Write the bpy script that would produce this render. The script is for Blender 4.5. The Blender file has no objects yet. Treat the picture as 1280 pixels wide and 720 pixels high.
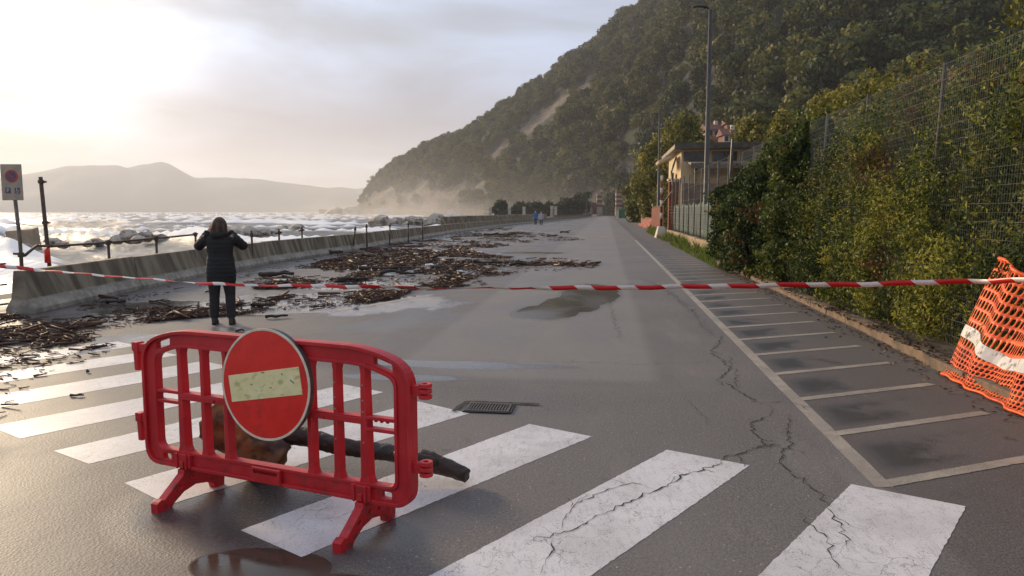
import bpy, bmesh, math, random
import numpy as np
from mathutils import Vector, Matrix, Euler

sc = bpy.context.scene
COL = sc.collection
R = math.radians
random.seed(7)

# ------------------------------------------------------------------ camera
F, CAM_H, HOR = 930.0, 1.68, 264.5
PITCH = math.atan((360 - HOR) / F)
cam = bpy.data.objects.new("camera", bpy.data.cameras.new("camera"))
COL.objects.link(cam)
cam.data.sensor_width = 36
cam.data.lens = F / 1280 * 36
cam.data.clip_start = 0.05
cam.data.clip_end = 30000
cam.location = (0, 0, CAM_H)
cam.rotation_euler = (math.pi / 2 - PITCH, 0, 0)
sc.camera = cam

# ------------------------------------------------------------------ node helper
class NT:
    def __init__(s, tree):
        s.t = tree
        tree.nodes.clear()
    def n(s, typ, props=None, **inp):
        nd = s.t.nodes.new(typ)
        for k, v in (props or {}).items():
            setattr(nd, k, v)
        for k, v in inp.items():
            s.set(nd.inputs[int(k[1:])] if k[0] == 'i' and k[1:].isdigit() else nd.inputs[k.replace('_', ' ')], v)
        return nd
    def set(s, sock, v):
        if isinstance(v, bpy.types.NodeSocket):
            s.t.links.new(v, sock)
        elif v is not None:
            if isinstance(v, (tuple, list)) and len(v) == 3 and sock.type == 'RGBA':
                v = (*v, 1)
            sock.default_value = v
    def m(s, op, a, b=None, c=None, clamp=False):
        nd = s.t.nodes.new('ShaderNodeMath')
        nd.operation = op
        nd.use_clamp = clamp
        for i, x in enumerate((a, b, c)):
            if x is not None:
                s.set(nd.inputs[i], x)
        return nd.outputs[0]
    def mix(s, fac, a, b, blend='MIX'):
        nd = s.t.nodes.new('ShaderNodeMix')
        nd.data_type = 'RGBA'
        nd.blend_type = blend
        s.set(nd.inputs[0], fac)
        s.set(nd.inputs[6], a)
        s.set(nd.inputs[7], b)
        return nd.outputs[2]
    def sstep(s, x, a, b):
        nd = s.t.nodes.new('ShaderNodeMapRange')
        nd.interpolation_type = 'SMOOTHSTEP'
        s.set(nd.inputs[0], x)
        s.set(nd.inputs[1], a)
        s.set(nd.inputs[2], b)
        return nd.outputs[0]
    def noise(s, vec, scale, detail=4, rough=0.55, dist=0.0):
        return s.n('ShaderNodeTexNoise', None, Vector=vec, Scale=scale, Detail=detail, Roughness=rough, Distortion=dist).outputs[0]
    def scale(s, vec, xyz):
        nd = s.t.nodes.new('ShaderNodeMapping')
        s.set(nd.inputs[0], vec)
        nd.inputs[3].default_value = xyz
        return nd.outputs[0]

def lin(r, g, b):
    f = lambda c: (c / 255 / 12.92) if c / 255 <= .04045 else ((c / 255 + .055) / 1.055) ** 2.4
    return (f(r), f(g), f(b))

# ------------------------------------------------------------------ sky and sun
SUN_AZ, SUN_EL = R(-43), R(15)
S = Vector((math.sin(SUN_AZ) * math.cos(SUN_EL), math.cos(SUN_AZ) * math.cos(SUN_EL), math.sin(SUN_EL)))
world = bpy.data.worlds.new("World")
sc.world = world
world.use_nodes = True
w = NT(world.node_tree)
d = w.n('ShaderNodeTexCoord').outputs['Generated']
sky = w.n('ShaderNodeTexSky', dict(sky_type='NISHITA', sun_disc=False, sun_elevation=SUN_EL, sun_rotation=SUN_AZ % (2 * math.pi), air_density=1.5, dust_density=3.0))
sep = w.n('ShaderNodeSeparateXYZ', None, i0=d)
el = w.m('MAXIMUM', sep.outputs[2], 0.0)
zc = w.m('ADD', el, 0.16)
uv = w.n('ShaderNodeCombineXYZ', None, i0=w.m('DIVIDE', sep.outputs[0], zc), i1=w.m('DIVIDE', sep.outputs[1], zc), i2=0.0).outputs[0]
n1 = w.noise(uv, 0.95, 6, 0.52, 0.4)
n2 = w.noise(uv, 0.42, 3, 0.5, 0.2)
dots = w.m('MAXIMUM', w.n('ShaderNodeVectorMath', dict(operation='DOT_PRODUCT'), i0=d, i1=tuple(S)).outputs['Value'], 0.0)
g_wide = w.m('POWER', dots, 11.0)
g_mid = w.m('POWER', dots, 40.0)
g_tight = w.m('POWER', dots, 220.0)
cl = w.sstep(w.m('ADD', w.m('MULTIPLY', n1, 0.6), w.m('MULTIPLY', n2, 0.4)), 0.40, 0.60)
base = w.mix(cl, (2.6, 2.9, 3.6), (4.1, 5.0, 6.9))
# grey-lilac belly of the cloud deck, with a ragged lower edge
elr = w.m('ADD', el, w.m('MULTIPLY', w.m('SUBTRACT', n1, 0.5), 0.07))
deck = w.m('MULTIPLY', w.sstep(elr, 0.055, 0.085), w.sstep(elr, 0.22, 0.11))
deck = w.m('MULTIPLY', deck, w.m('MULTIPLY', w.sstep(dots, 0.975, 0.90), 0.85))
base = w.mix(deck, base, (1.75, 1.85, 2.6))
# clear pale strip low over the sea, under the cloud deck
low = w.m('POWER', 2.718, w.m('MULTIPLY', el, -16.0))
base = w.mix(w.m('MULTIPLY', low, 0.75), base, (6.4, 5.4, 4.3))
def glow(fac, col, k):
    return w.mix(1.0, (0, 0, 0), w.n('ShaderNodeMix', dict(data_type='RGBA'), i0=w.m('MULTIPLY', fac, k, clamp=False), i6=(0, 0, 0, 1), i7=(*col, 1)).outputs[2], 'ADD')
def vscale(col, fac):
    nd = w.n('ShaderNodeVectorMath', dict(operation='SCALE'), i0=col)
    w.set(nd.inputs['Scale'], fac)
    return nd.outputs[0]
def vadd(a, b):
    return w.n('ShaderNodeVectorMath', dict(operation='ADD'), i0=a, i1=b).outputs[0]
cloudmod = w.m('ADD', 0.55, w.m('MULTIPLY', cl, 0.7))
tot = vadd(base, vscale((1.9, 1.9, 1.9), w.m('MULTIPLY', g_wide, cloudmod)))
tot = vadd(tot, vscale((9.5, 7.2, 3.8), w.m('MULTIPLY', g_mid, cloudmod)))
tot = vadd(tot, vscale((22.0, 17.0, 10.0), g_tight))
tot = w.mix(0.045, tot, sky.outputs[0])
bg = w.n('ShaderNodeBackground', None, Color=tot, Strength=0.1)
w.n('ShaderNodeOutputWorld', None, Surface=bg.outputs[0])

sun = bpy.data.objects.new("sun", bpy.data.lights.new("sun", 'SUN'))
COL.objects.link(sun)
sun.data.energy = 3.2
sun.data.angle = R(11)
sun.data.color = (1.0, 0.78, 0.52)
sun.rotation_euler = S.to_track_quat('Z', 'Y').to_euler()

sc.view_settings.view_transform = 'Standard'
sc.view_settings.look = 'None'
sc.view_settings.exposure = 0.68
sc.view_settings.gamma = 1.0
sc.render.engine = 'CYCLES'
cy = sc.cycles
cy.use_denoising = True
cy.max_bounces = 6
cy.diffuse_bounces = 2
cy.glossy_bounces = 3
cy.transmission_bounces = 3
cy.transparent_max_bounces = 8
cy.volume_bounces = 0
cy.sample_clamp_indirect = 6.0
cy.caustics_reflective = False
cy.caustics_refractive = False

# ------------------------------------------------------------------ places
YAW = math.atan(117 / F / math.cos(PITCH))
DX, DY = math.sin(YAW), math.cos(YAW)
def rd(c, s, z=0.0):            # road coordinates: c across (right +), s along
    return Vector((c * DY + s * DX, -c * DX + s * DY, z))
def at(px, py, z=0.0):          # point of the photograph on the level z
    dx, dy = (px - 640) / F, (360 - py) / F
    dd = (dx, math.cos(PITCH) + dy * math.sin(PITCH), -math.sin(PITCH) + dy * math.cos(PITCH))
    t = (z - CAM_H) / dd[2]
    return Vector((dd[0] * t, dd[1] * t, z))
def atY(px, py, Y):             # point at a given distance
    dx, dy = (px - 640) / F, (360 - py) / F
    dd = (dx, math.cos(PITCH) + dy * math.sin(PITCH), -math.sin(PITCH) + dy * math.cos(PITCH))
    t = Y / dd[1]
    return Vector((dd[0] * t, Y, CAM_H + dd[2] * t))

# ------------------------------------------------------------------ numpy noise
def vnoise(x, y, seed=0):
    xi, yi = np.floor(x).astype(np.int64), np.floor(y).astype(np.int64)
    xf, yf = x - xi, y - yi
    u, v = xf * xf * (3 - 2 * xf), yf * yf * (3 - 2 * yf)
    def h(a, b):
        n = (a * 374761393 + b * 668265263 + seed * 974711) & 0x7fffffff
        n = ((n ^ (n >> 13)) * 1274126177) & 0x7fffffff
        return ((n ^ (n >> 16)) & 0xffff) / 65535.0
    return (h(xi, yi) * (1 - u) + h(xi + 1, yi) * u) * (1 - v) + (h(xi, yi + 1) * (1 - u) + h(xi + 1, yi + 1) * u) * v
def fbm(x, y, oct=4, seed=0):
    r, a, t = 0, .5, 0
    for i in range(oct):
        r = r + a * vnoise(x, y, seed + i * 17)
        t += a
        x, y, a = x * 2.03 + 5.1, y * 2.03 + 1.7, a * .5
    return r / t

# ------------------------------------------------------------------ materials
def newmat(name):
    m = bpy.data.materials.new(name)
    m.use_nodes = True
    return m, NT(m.node_tree)
def finish(t, bsdf, disp=None):
    t.n('ShaderNodeOutputMaterial', None, Surface=bsdf)
def bump(t, h, strength, dist):
    return t.n('ShaderNodeBump', None, Strength=strength, Distance=dist, Height=h).outputs[0]
def pm(name, ca, cb, scale=6.0, rough=0.6, rb=None, bmp=0.0, bscale=40.0, metal=0.0, spec=0.5, stretch=(1, 1, 1), cc=None, cscale=1.5, detail=5, contrast=(0.35, 0.65)):
    """Two-tone procedural material: noise between ca and cb, optional stains cc, optional fine relief."""
    m, t = newmat(name)
    co = t.n('ShaderNodeTexCoord').outputs['Object']
    sv = t.scale(co, stretch)
    n = t.noise(sv, scale, detail)
    f = t.sstep(n, *contrast)
    col = t.mix(f, ca, cb)
    if cc:
        col = t.mix(t.sstep(t.noise(sv, cscale, 5, 0.6), 0.52, 0.68), col, cc)
    r = rough if rb is None else t.m('ADD', rough, t.m('MULTIPLY', f, rb - rough))
    nor = bump(t, t.noise(co, bscale, 4), bmp, 0.02) if bmp else None
    p = t.n('ShaderNodeBsdfPrincipled', None, Base_Color=col, Roughness=r, Metallic=metal, Normal=nor)
    p.inputs['Specular IOR Level'].default_value = spec
    finish(t, p.outputs[0])
    return m
def leafmat(name, dark, mid, light, rough=0.5, trans=0.25, vary=0.45):
    m, t = newmat(name)
    a = t.n('ShaderNodeAttribute', dict(attribute_name='tint')).outputs['Fac']
    oi = t.n('ShaderNodeObjectInfo').outputs['Random']
    a = t.m('ADD', a, t.m('MULTIPLY', t.m('SUBTRACT', oi, 0.5), vary))
    col = t.mix(t.sstep(a, 0.0, 0.5), dark, mid)
    col = t.mix(t.sstep(a, 0.5, 1.0), col, light)
    col = t.mix(t.sstep(a, 1.55, 1.75), col, (0.13, 0.06, 0.03))
    p = t.n('ShaderNodeBsdfPrincipled', None, Base_Color=col, Roughness=rough)
    p.inputs['Specular IOR Level'].default_value = 0.2
    tr = t.n('ShaderNodeBsdfTranslucent', None, Color=col)
    finish(t, t.n('ShaderNodeMixShader', None, i0=trans, i1=p.outputs[0], i2=tr.outputs[0]).outputs[0])
    return m

M = {}
def make_red_plastic():
    m, t = newmat('red_plastic')
    co = t.n('ShaderNodeTexCoord').outputs['Object']
    z = t.n('ShaderNodeSeparateXYZ', None, i0=co).outputs[2]
    n = t.noise(co, 3.5, 5, 0.6)
    col = t.mix(t.sstep(n, 0.35, 0.65), lin(178, 21, 29), lin(196, 36, 40))
    col = t.mix(t.m('MULTIPLY', t.sstep(t.noise(t.scale(co, (1, 1, .3)), 11, 5, 0.7), 0.55, 0.72), 0.35), col, lin(204, 84, 80))
    scr = t.sstep(t.noise(t.scale(co, (3, 3, 40)), 3.0, 3, 0.6), 0.66, 0.70)
    col = t.mix(t.m('MULTIPLY', scr, 0.4), col, lin(120, 30, 30))
    dirt = t.m('MULTIPLY', t.sstep(t.noise(co, 22, 5, 0.7), 0.50, 0.64), t.sstep(z, 0.5, 0.0))
    col = t.mix(t.m('MULTIPLY', dirt, 0.75), col, lin(74, 50, 40))
    p = t.n('ShaderNodeBsdfPrincipled', None, Base_Color=col, Roughness=t.m('ADD', 0.4, t.m('MULTIPLY', n, 0.2)), Normal=bump(t, t.noise(co, 160, 3), 0.06, 0.01))
    finish(t, p.outputs[0])
    return m
M['red_plastic'] = make_red_plastic()
M['sign_red'] = pm('sign_red', lin(214, 26, 14), lin(226, 34, 20), 7, 0.34, 0.42, cc=lin(196, 26, 18), cscale=6)
M['sign_cream'] = pm('sign_cream', lin(226, 212, 150), lin(236, 224, 168), 9, 0.4, 0.5, cc=lin(196, 180, 120), cscale=14, stretch=(1, 1, 2))
M['sign_back'] = pm('sign_back', (0.035, 0.033, 0.03), (0.06, 0.055, 0.05), 12, 0.5)
M['sign_rim'] = pm('sign_rim', lin(226, 214, 190), lin(206, 190, 160), 20, 0.45)
M['concrete'] = None
M['kerb'] = pm('kerb', lin(122, 100, 78), lin(92, 76, 60), 5, 0.85, None, 0.4, 60, cc=lin(70, 60, 44), cscale=3)
M['lowwall'] = pm('lowwall', lin(178, 150, 112), lin(140, 116, 88), 3, 0.85, None, 0.3, 40, cc=lin(110, 92, 70), cscale=2)
M['steel_dark'] = pm('steel_dark', (0.045, 0.04, 0.036), (0.07, 0.062, 0.054), 4, 0.45, 0.6, metal=0.4)
M['steel_grey'] = pm('steel_grey', lin(120, 110, 98), lin(92, 84, 74), 6, 0.5, 0.65, metal=0.5, cc=lin(96, 66, 44), cscale=4)
M['rust_pipe'] = pm('rust_pipe', lin(74, 62, 52), lin(98, 76, 58), 10, 0.6, 0.8, 0.1, 80, metal=0.3, cc=lin(60, 40, 28), cscale=8)
M['post_brown'] = pm('post_brown', lin(86, 78, 66), lin(66, 60, 52), 5, 0.6, 0.75, metal=0.2)
M['wire'] = pm('wire', lin(140, 138, 124), lin(156, 152, 138), 4, 0.45, metal=0.5)
M['bark'] = pm('bark', (0.06, 0.045, 0.032), (0.11, 0.085, 0.062), 8, 0.9, None, 0.6, 30, stretch=(1, 1, .2))
M['wet_wood'] = pm('wet_wood', lin(34, 23, 16), lin(62, 43, 30), 9, 0.5, 0.75, 0.8, 22, stretch=(.35, 1, 1), cc=lin(66, 46, 32), cscale=5)
M['broken_wood'] = pm('broken_wood', lin(70, 44, 26), lin(146, 98, 56), 6, 0.6, 0.85, 0.9, 16, cc=lin(24, 17, 13), cscale=3.0)
M['rock'] = pm('rock', lin(186, 172, 154), lin(142, 130, 116), 1.2, 0.8, None, 0.5, 6, cc=lin(76, 68, 60), cscale=.7)
M['soil'] = pm('soil', (0.06, 0.045, 0.032), (0.1, 0.08, 0.055), 2, 0.95, None, 0.4, 20)
M['ground'] = pm('ground', (0.085, 0.078, 0.06), (0.13, 0.115, 0.09), .3, 0.9, None, 0.3, 4)
M['black_cloth'] = pm('black_cloth', (0.005, 0.0045, 0.0045), (0.009, 0.008, 0.008), 14, 0.75, 0.85, 0.15, 60)
M['black_trouser'] = pm('black_trouser', (0.012, 0.011, 0.012), (0.02, 0.018, 0.018), 20, 0.8)
M['blue_cloth'] = pm('blue_cloth', (0.02, 0.12, 0.28), (0.03, 0.16, 0.34), 9, 0.7)
M['grey_cloth'] = pm('grey_cloth', (0.34, 0.33, 0.31), (0.42, 0.4, 0.38), 9, 0.75)
M['dark_cloth'] = pm('dark_cloth', (0.03, 0.03, 0.04), (0.05, 0.05, 0.06), 9, 0.8)
M['skin'] = pm('skin', (0.46, 0.27, 0.19), (0.52, 0.31, 0.22), 12, 0.55)
M['hair'] = pm('hair', (0.03, 0.016, 0.009), (0.10, 0.052, 0.026), 26, 0.75, None, 0.6, 60, stretch=(1, 1, .12))
M['shoe'] = pm('shoe', (0.02, 0.016, 0.013), (0.035, 0.03, 0.025), 12, 0.6)
M['phone'] = pm('phone', (0.01, 0.01, 0.012), (0.02, 0.02, 0.022), 12, 0.2)
M['white_panel'] = pm('white_panel', lin(166, 150, 130), lin(146, 132, 114), 5, 0.6)
M['blue_print'] = pm('blue_print', lin(66, 66, 92), lin(78, 76, 98), 5, 0.5)
M['red_print'] = pm('red_print', lin(168, 62, 44), lin(150, 58, 44), 5, 0.5)
M['white_print'] = pm('white_print', (0.42, 0.37, 0.32), (0.48, 0.43, 0.37), 5, 0.5)
M['cast_iron'] = pm('cast_iron', lin(70, 66, 64), lin(96, 90, 86), 14, 0.5, 0.7, 0.3, 60, metal=0.6)
M['dark_gap'] = pm('dark_gap', (0.012, 0.011, 0.01), (0.02, 0.018, 0.016), 9, 0.9)
M['cream_wall'] = pm('cream_wall', lin(214, 190, 146), lin(194, 170, 130), 1, 0.85, None, 0.2, 9, cc=lin(142, 124, 96), cscale=.6)
M['roof_grey'] = pm('roof_grey', lin(150, 138, 124), lin(126, 116, 104), 1.5, 0.7, cc=lin(82, 74, 66), cscale=.8)
M['window_glass'] = pm('window_glass', (0.03, 0.035, 0.04), (0.05, 0.05, 0.05), 1, 0.12)
M['brown_wall'] = pm('brown_wall', lin(120, 96, 74), lin(96, 78, 62), 1, 0.85, cc=lin(78, 62, 50), cscale=.7)
M['brick_orange'] = pm('brick_orange', lin(128, 66, 40), lin(104, 54, 34), 3, 0.9, cc=lin(84, 48, 34), cscale=1.3)
M['faded_net'] = pm('faded_net', lin(160, 78, 48), lin(136, 64, 40), 3, 0.8, cc=lin(104, 56, 40), cscale=2)
M['terracotta'] = pm('terracotta', lin(124, 78, 64), lin(104, 66, 56), .8, 0.85)
M['pink_wall'] = pm('pink_wall', lin(176, 128, 104), lin(160, 112, 90), .5, 0.85)
M['pale_stone'] = pm('pale_stone', lin(206, 196, 180), lin(182, 170, 154), .7, 0.8)
M['band_red'] = pm('band_red', lin(134, 84, 66), lin(116, 74, 60), .8, 0.85)
M['gate_stone'] = pm('gate_stone', lin(176, 160, 140), lin(152, 138, 120), .7, 0.85)
M['white_post'] = pm('white_post', lin(190, 178, 160), lin(168, 156, 138), 1, 0.7)
M['green_bin'] = pm('green_bin', lin(32, 82, 42), lin(40, 92, 50), 2, 0.5)
M['green_net'] = pm('green_net', lin(20, 44, 38), lin(30, 58, 48), 3, 0.7)
M['orange_net'] = pm('orange_net', lin(226, 84, 20), lin(240, 104, 34), 5, 0.45, 0.6, cc=lin(196, 66, 16), cscale=3)
M['dead_leaf'] = None
M['white_tape'] = pm('white_tape', lin(212, 204, 194), lin(190, 182, 172), 6, 0.55, cc=lin(96, 88, 84), cscale=16, stretch=(1, 1, .6))
M['mud'] = None
M['spray'] = pm('spray', (0.86, 0.84, 0.82), (0.9, 0.88, 0.86), 2, 0.9)
M['shed_roof'] = pm('shed_roof', lin(170, 172, 172), lin(148, 150, 150), .7, 0.6)
M['plastic_white'] = pm('plastic_white', (0.66, 0.64, 0.6), (0.74, 0.72, 0.68), 8, 0.5)
M['lamp_glass'] = pm('lamp_glass', (0.5, 0.5, 0.48), (0.56, 0.56, 0.54), 8, 0.25)

# leaves
M['leaf_hedge'] = leafmat('leaf_hedge', (0.026, 0.043, 0.010), (0.115, 0.138, 0.024), (0.40, 0.36, 0.062), 0.55, 0.38)
M['leaf_bush'] = leafmat('leaf_bush', (0.016, 0.032, 0.009), (0.06, 0.088, 0.018), (0.17, 0.18, 0.036), 0.6, 0.3)
M['leaf_poplar'] = leafmat('leaf_poplar', (0.07, 0.075, 0.016), (0.2, 0.185, 0.036), (0.4, 0.32, 0.07), 0.55, 0.4)
M['leaf_forest'] = leafmat('leaf_forest', (0.014, 0.022, 0.006), (0.062, 0.074, 0.016), (0.19, 0.17, 0.032), 0.65, 0.2, 0.8)
M['leaf_far'] = leafmat('leaf_far', (0.02, 0.03, 0.012), (0.04, 0.052, 0.02), (0.07, 0.08, 0.03), 0.65, 0.15)
M['grass'] = leafmat('grass', (0.06, 0.1, 0.015), (0.12, 0.17, 0.025), (0.2, 0.22, 0.05), 0.6, 0.3)
M['stick'] = leafmat('stick', (0.045, 0.025, 0.016), (0.13, 0.068, 0.042), (0.3, 0.19, 0.11), 0.55, 0.0)
M['dead_leaf'] = leafmat('dead_leaf', (0.06, 0.035, 0.018), (0.14, 0.08, 0.04), (0.3, 0.2, 0.1), 0.7, 0.1)

def make_concrete():
    m, t = newmat('concrete')
    co = t.n('ShaderNodeTexCoord').outputs['Object']
    rnd = t.n('ShaderNodeObjectInfo').outputs['Random']
    sp = t.n('ShaderNodeSeparateXYZ', None, i0=co)
    # run marks that lean a little: x sheared by height
    sx = t.m('ADD', sp.outputs[0], t.m('ADD', t.m('MULTIPLY', sp.outputs[2], 0.45), t.m('MULTIPLY', rnd, 37.0)))
    v = t.n('ShaderNodeCombineXYZ', None, i0=sx, i1=t.m('MULTIPLY', sp.outputs[1], 0.4), i2=t.m('MULTIPLY', sp.outputs[2], 0.16)).outputs[0]
    f = t.sstep(t.noise(v, 2.6, 5, 0.6), 0.36, 0.62)
    col = t.mix(f, lin(92, 80, 64), lin(152, 138, 114))
    f2 = t.sstep(t.noise(v, 9, 4), 0.5, 0.75)
    col = t.mix(t.m('MULTIPLY', f2, 0.5), col, lin(74, 62, 46))
    rust = t.sstep(t.noise(v, 1.3, 3), 0.66, 0.76)
    col = t.mix(t.m('MULTIPLY', rust, 0.6), col, lin(120, 74, 44))
    # the splayed foot is paler, less stained
    foot = t.sstep(sp.outputs[2], 0.27, 0.22)
    fcol = t.mix(t.sstep(t.noise(co, 4, 6, 0.65), 0.38, 0.66), lin(128, 120, 106), lin(168, 158, 142))
    col = t.mix(foot, col, fcol)
    nor = bump(t, t.noise(co, 45, 5, 0.65), 0.35, 0.01)
    p = t.n('ShaderNodeBsdfPrincipled', None, Base_Color=col, Roughness=0.72, Normal=nor)
    finish(t, p.outputs[0])
    return m
M['concrete'] = make_concrete()
M['block'] = pm('block', lin(170, 148, 118), lin(146, 126, 100), 1.5, 0.8, None, 0.3, 12)

def make_road():
    m, t = newmat('road_asphalt')
    co = t.n('ShaderNodeTexCoord').outputs['Object']
    sp = t.n('ShaderNodeSeparateXYZ', None, i0=co)
    X, Y = sp.outputs[0], sp.outputs[1]
    c = t.m('SUBTRACT', t.m('MULTIPLY', X, DY), t.m('MULTIPLY', Y, DX))
    s = t.m('ADD', t.m('MULTIPLY', X, DX), t.m('MULTIPLY', Y, DY))
    cs = t.n('ShaderNodeCombineXYZ', None, i0=c, i1=s).outputs[0]
    fine = t.m('ADD', t.m('MULTIPLY', t.noise(co, 130, 2, 0.7), 0.55), t.m('MULTIPLY', t.noise(co, 52, 3, 0.75), 0.45))
    agg = t.n('ShaderNodeTexVoronoi', None, Vector=co, Scale=70.0).outputs['Distance']
    big = t.noise(cs, 0.35, 5, 0.6, 0.3)
    mid = t.noise(t.scale(cs, (1.0, 0.22, 1)), 1.4, 5, 0.6)
    col = t.mix(t.sstep(fine, 0.36, 0.64), lin(54, 48, 44), lin(136, 126, 117))
    col = t.mix(t.m('MULTIPLY', t.sstep(agg, 0.2, 0.55), 0.3), col, lin(52, 48, 46))
    col = t.mix(t.m('MULTIPLY', t.sstep(big, 0.35, 0.65), 0.5), col, lin(112, 104, 97))
    col = t.mix(t.m('MULTIPLY', t.sstep(mid, 0.5, 0.72), 0.3), col, lin(134, 126, 118))
    mott = t.noise(co, 5.5, 5, 0.7)
    col = t.mix(t.m('MULTIPLY', t.sstep(mott, 0.40, 0.30), 0.5), col, lin(58, 53, 50))
    silt = t.m('MULTIPLY', t.sstep(t.noise(t.scale(cs, (1.2, 0.5, 1)), 1.6, 6, 0.7), 0.58, 0.72), t.sstep(t.noise(co, 40, 3, 0.7), 0.4, 0.6))
    col = t.mix(t.m('MULTIPLY', silt, 0.4), col, lin(146, 134, 118))
    chip = t.n('ShaderNodeTexVoronoi', None, Vector=co, Scale=26.0)
    chipm = t.m('MULTIPLY', t.sstep(chip.outputs['Distance'], 0.16, 0.10), t.sstep(t.n('ShaderNodeSeparateColor', None, i0=chip.outputs['Color']).outputs[0], 0.72, 0.78))
    col = t.mix(t.m('MULTIPLY', chipm, 0.7), col, lin(176, 168, 158))
    # relaid lanes: a paler strip down the middle, a darker parking strip along the kerb
    lane = t.m('MULTIPLY', t.sstep(c, -2.35, -2.15), t.sstep(c, 0.62, 0.42))
    lane = t.m('MULTIPLY', lane, t.sstep(s, 7.2, 7.5))
    col = t.mix(t.m('MULTIPLY', lane, 0.34), col, lin(140, 132, 124))
    park = t.sstep(c, 1.66, 1.78)
    col = t.mix(t.m('MULTIPLY', park, 0.5), col, lin(74, 64, 55))
    # wet: more towards the sea wall, patches elsewhere, between the bays, round the barrier
    wl = t.sstep(c, -1.0, -6.5)
    wn = t.sstep(t.noise(t.scale(cs, (0.55, 0.3, 1)), 1.0, 6, 0.62, 0.5), 0.42, 0.62)
    q = t.m('FRACT', t.m('DIVIDE', t.m('SUBTRACT', t.m('SUBTRACT', s, 4.68), t.m('MULTIPLY', t.m('SUBTRACT', c, 1.74), 0.5)), 1.05))
    bayn = t.noise(cs, 1.9, 5, 0.65)
    bay = t.m('MULTIPLY', t.sstep(q, 0.12, 0.3), t.sstep(q, 0.9, 0.62))
    bay = t.m('MULTIPLY', bay, t.m('MULTIPLY', t.sstep(c, 1.72, 1.95), t.sstep(t.m('ADD', c, t.m('MULTIPLY', bayn, 2.2)), 3.7, 3.2)))
    bay = t.m('MULTIPLY', bay, t.sstep(s, 4.4, 5.2))
    ex = t.m('ADD', t.m('POWER', t.m('DIVIDE', t.m('ADD', c, 1.75), 1.15), 2.0), t.m('POWER', t.m('DIVIDE', t.m('SUBTRACT', s, 3.85), 0.75), 2.0))
    bar = t.sstep(t.m('ADD', ex, t.m('MULTIPLY', bayn, 0.6)), 1.35, 0.55)
    wet = t.m('MAXIMUM', t.m('MULTIPLY', wn, t.m('MULTIPLY', t.m('ADD', 0.35, t.m('MULTIPLY', wl, 0.65)), t.m('ADD', 0.25, t.m('MULTIPLY', 0.75, t.sstep(s, 7.0, 10.5))))), t.m('MAXIMUM', t.m('MULTIPLY', bay, 0.85), bar))
    wet = t.m('MULTIPLY', wet, t.m('ADD', 0.25, t.m('MULTIPLY', 0.75, t.m('MAXIMUM', t.sstep(c, 0.6, -0.6), bay))))
    col = t.mix(t.m('MULTIPLY', bay, 0.55), col, (0.03, 0.026, 0.022))
    film = None
    fn = t.m('MULTIPLY', t.m('SUBTRACT', t.noise(t.scale(cs, (1.3, 0.7, 1)), 1.0, 5, 0.6), 0.5), 2.6)
    for c0, s0, rc0, rs0 in ((-5.2, 13.2, 2.4, 1.7), (-6.3, 16.6, 2.4, 1.3), (-7.2, 22, 1.9, 1.6), (-8, 29, 1.6, 3), (-4.3, 24.5, 2.2, 1.6), (-7.8, 12.2, 1.8, .9), (-1.7, 7.95, 1.25, .2), (-2.1, 7.25, .7, .14), (-7.5, 50, 2.2, 9), (-6.2, 9.0, 1.0, .5)):
        e = t.m('ADD', t.m('POWER', t.m('ABSOLUTE', t.m('DIVIDE', t.m('SUBTRACT', c, c0), rc0)), 2.0), t.m('POWER', t.m('ABSOLUTE', t.m('DIVIDE', t.m('SUBTRACT', s, s0), rs0)), 2.0))
        e = t.sstep(t.m('ADD', e, fn), 1.15, 0.75)
        film = e if film is None else t.m('MAXIMUM', film, e)
    mud = None
    for c0, s0, rc0, rs0 in ((-1.0, 12.35, .55, .95), (-.32, 15.2, .62, 2.2), (-.62, 13.6, .6, 1.2), (-3.0, 30.3, 1.4, .8), (-1.62, 3.2, .36, .2), (-1.2, 3.05, .28, .14)):
        e = t.m('ADD', t.m('POWER', t.m('ABSOLUTE', t.m('DIVIDE', t.m('SUBTRACT', c, c0), rc0)), 2.0), t.m('POWER', t.m('ABSOLUTE', t.m('DIVIDE', t.m('SUBTRACT', s, s0), rs0)), 2.0))
        e = t.sstep(t.m('ADD', e, t.m('MULTIPLY', fn, 0.5)), 1.40, 0.62)
        mud = e if mud is None else t.m('MAXIMUM', mud, e)
    film = t.m('MAXIMUM', film, t.sstep(mud, 0.45, 0.75))
    col = t.mix(t.m('MULTIPLY', wet, 0.5), col, (0.035, 0.031, 0.029))
    col = t.mix(t.m('MULTIPLY', film, 0.7), col, (0.03, 0.028, 0.027))
    col = t.mix(t.m('MULTIPLY', mud, 0.85), col, t.mix(t.noise(co, 3, 4), (0.045, 0.034, 0.022), (0.085, 0.064, 0.04)))
    rough = t.m('SUBTRACT', 0.68, t.m('MULTIPLY', wet, 0.42))
    rough = t.m('MAXIMUM', t.m('SUBTRACT', rough, t.m('MULTIPLY', film, 0.45)), 0.07)
    rough = t.m('ADD', rough, t.m('MULTIPLY', t.m('SUBTRACT', fine, 0.5), 0.12))
    h = t.m('ADD', t.m('MULTIPLY', fine, 0.6), t.m('MULTIPLY', agg, 0.5))
    nd = t.n('ShaderNodeBump', None, Distance=0.006, Height=h)
    t.set(nd.inputs['Strength'], t.m('MULTIPLY', t.m('SUBTRACT', 0.5, t.m('MULTIPLY', wet, 0.3)), t.m('SUBTRACT', 1.0, t.m('MULTIPLY', film, 0.93))))
    p = t.n('ShaderNodeBsdfPrincipled', None, Base_Color=col, Roughness=rough, Normal=nd.outputs[0])
    finish(t, p.outputs[0])
    return m
M['road'] = make_road()

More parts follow.
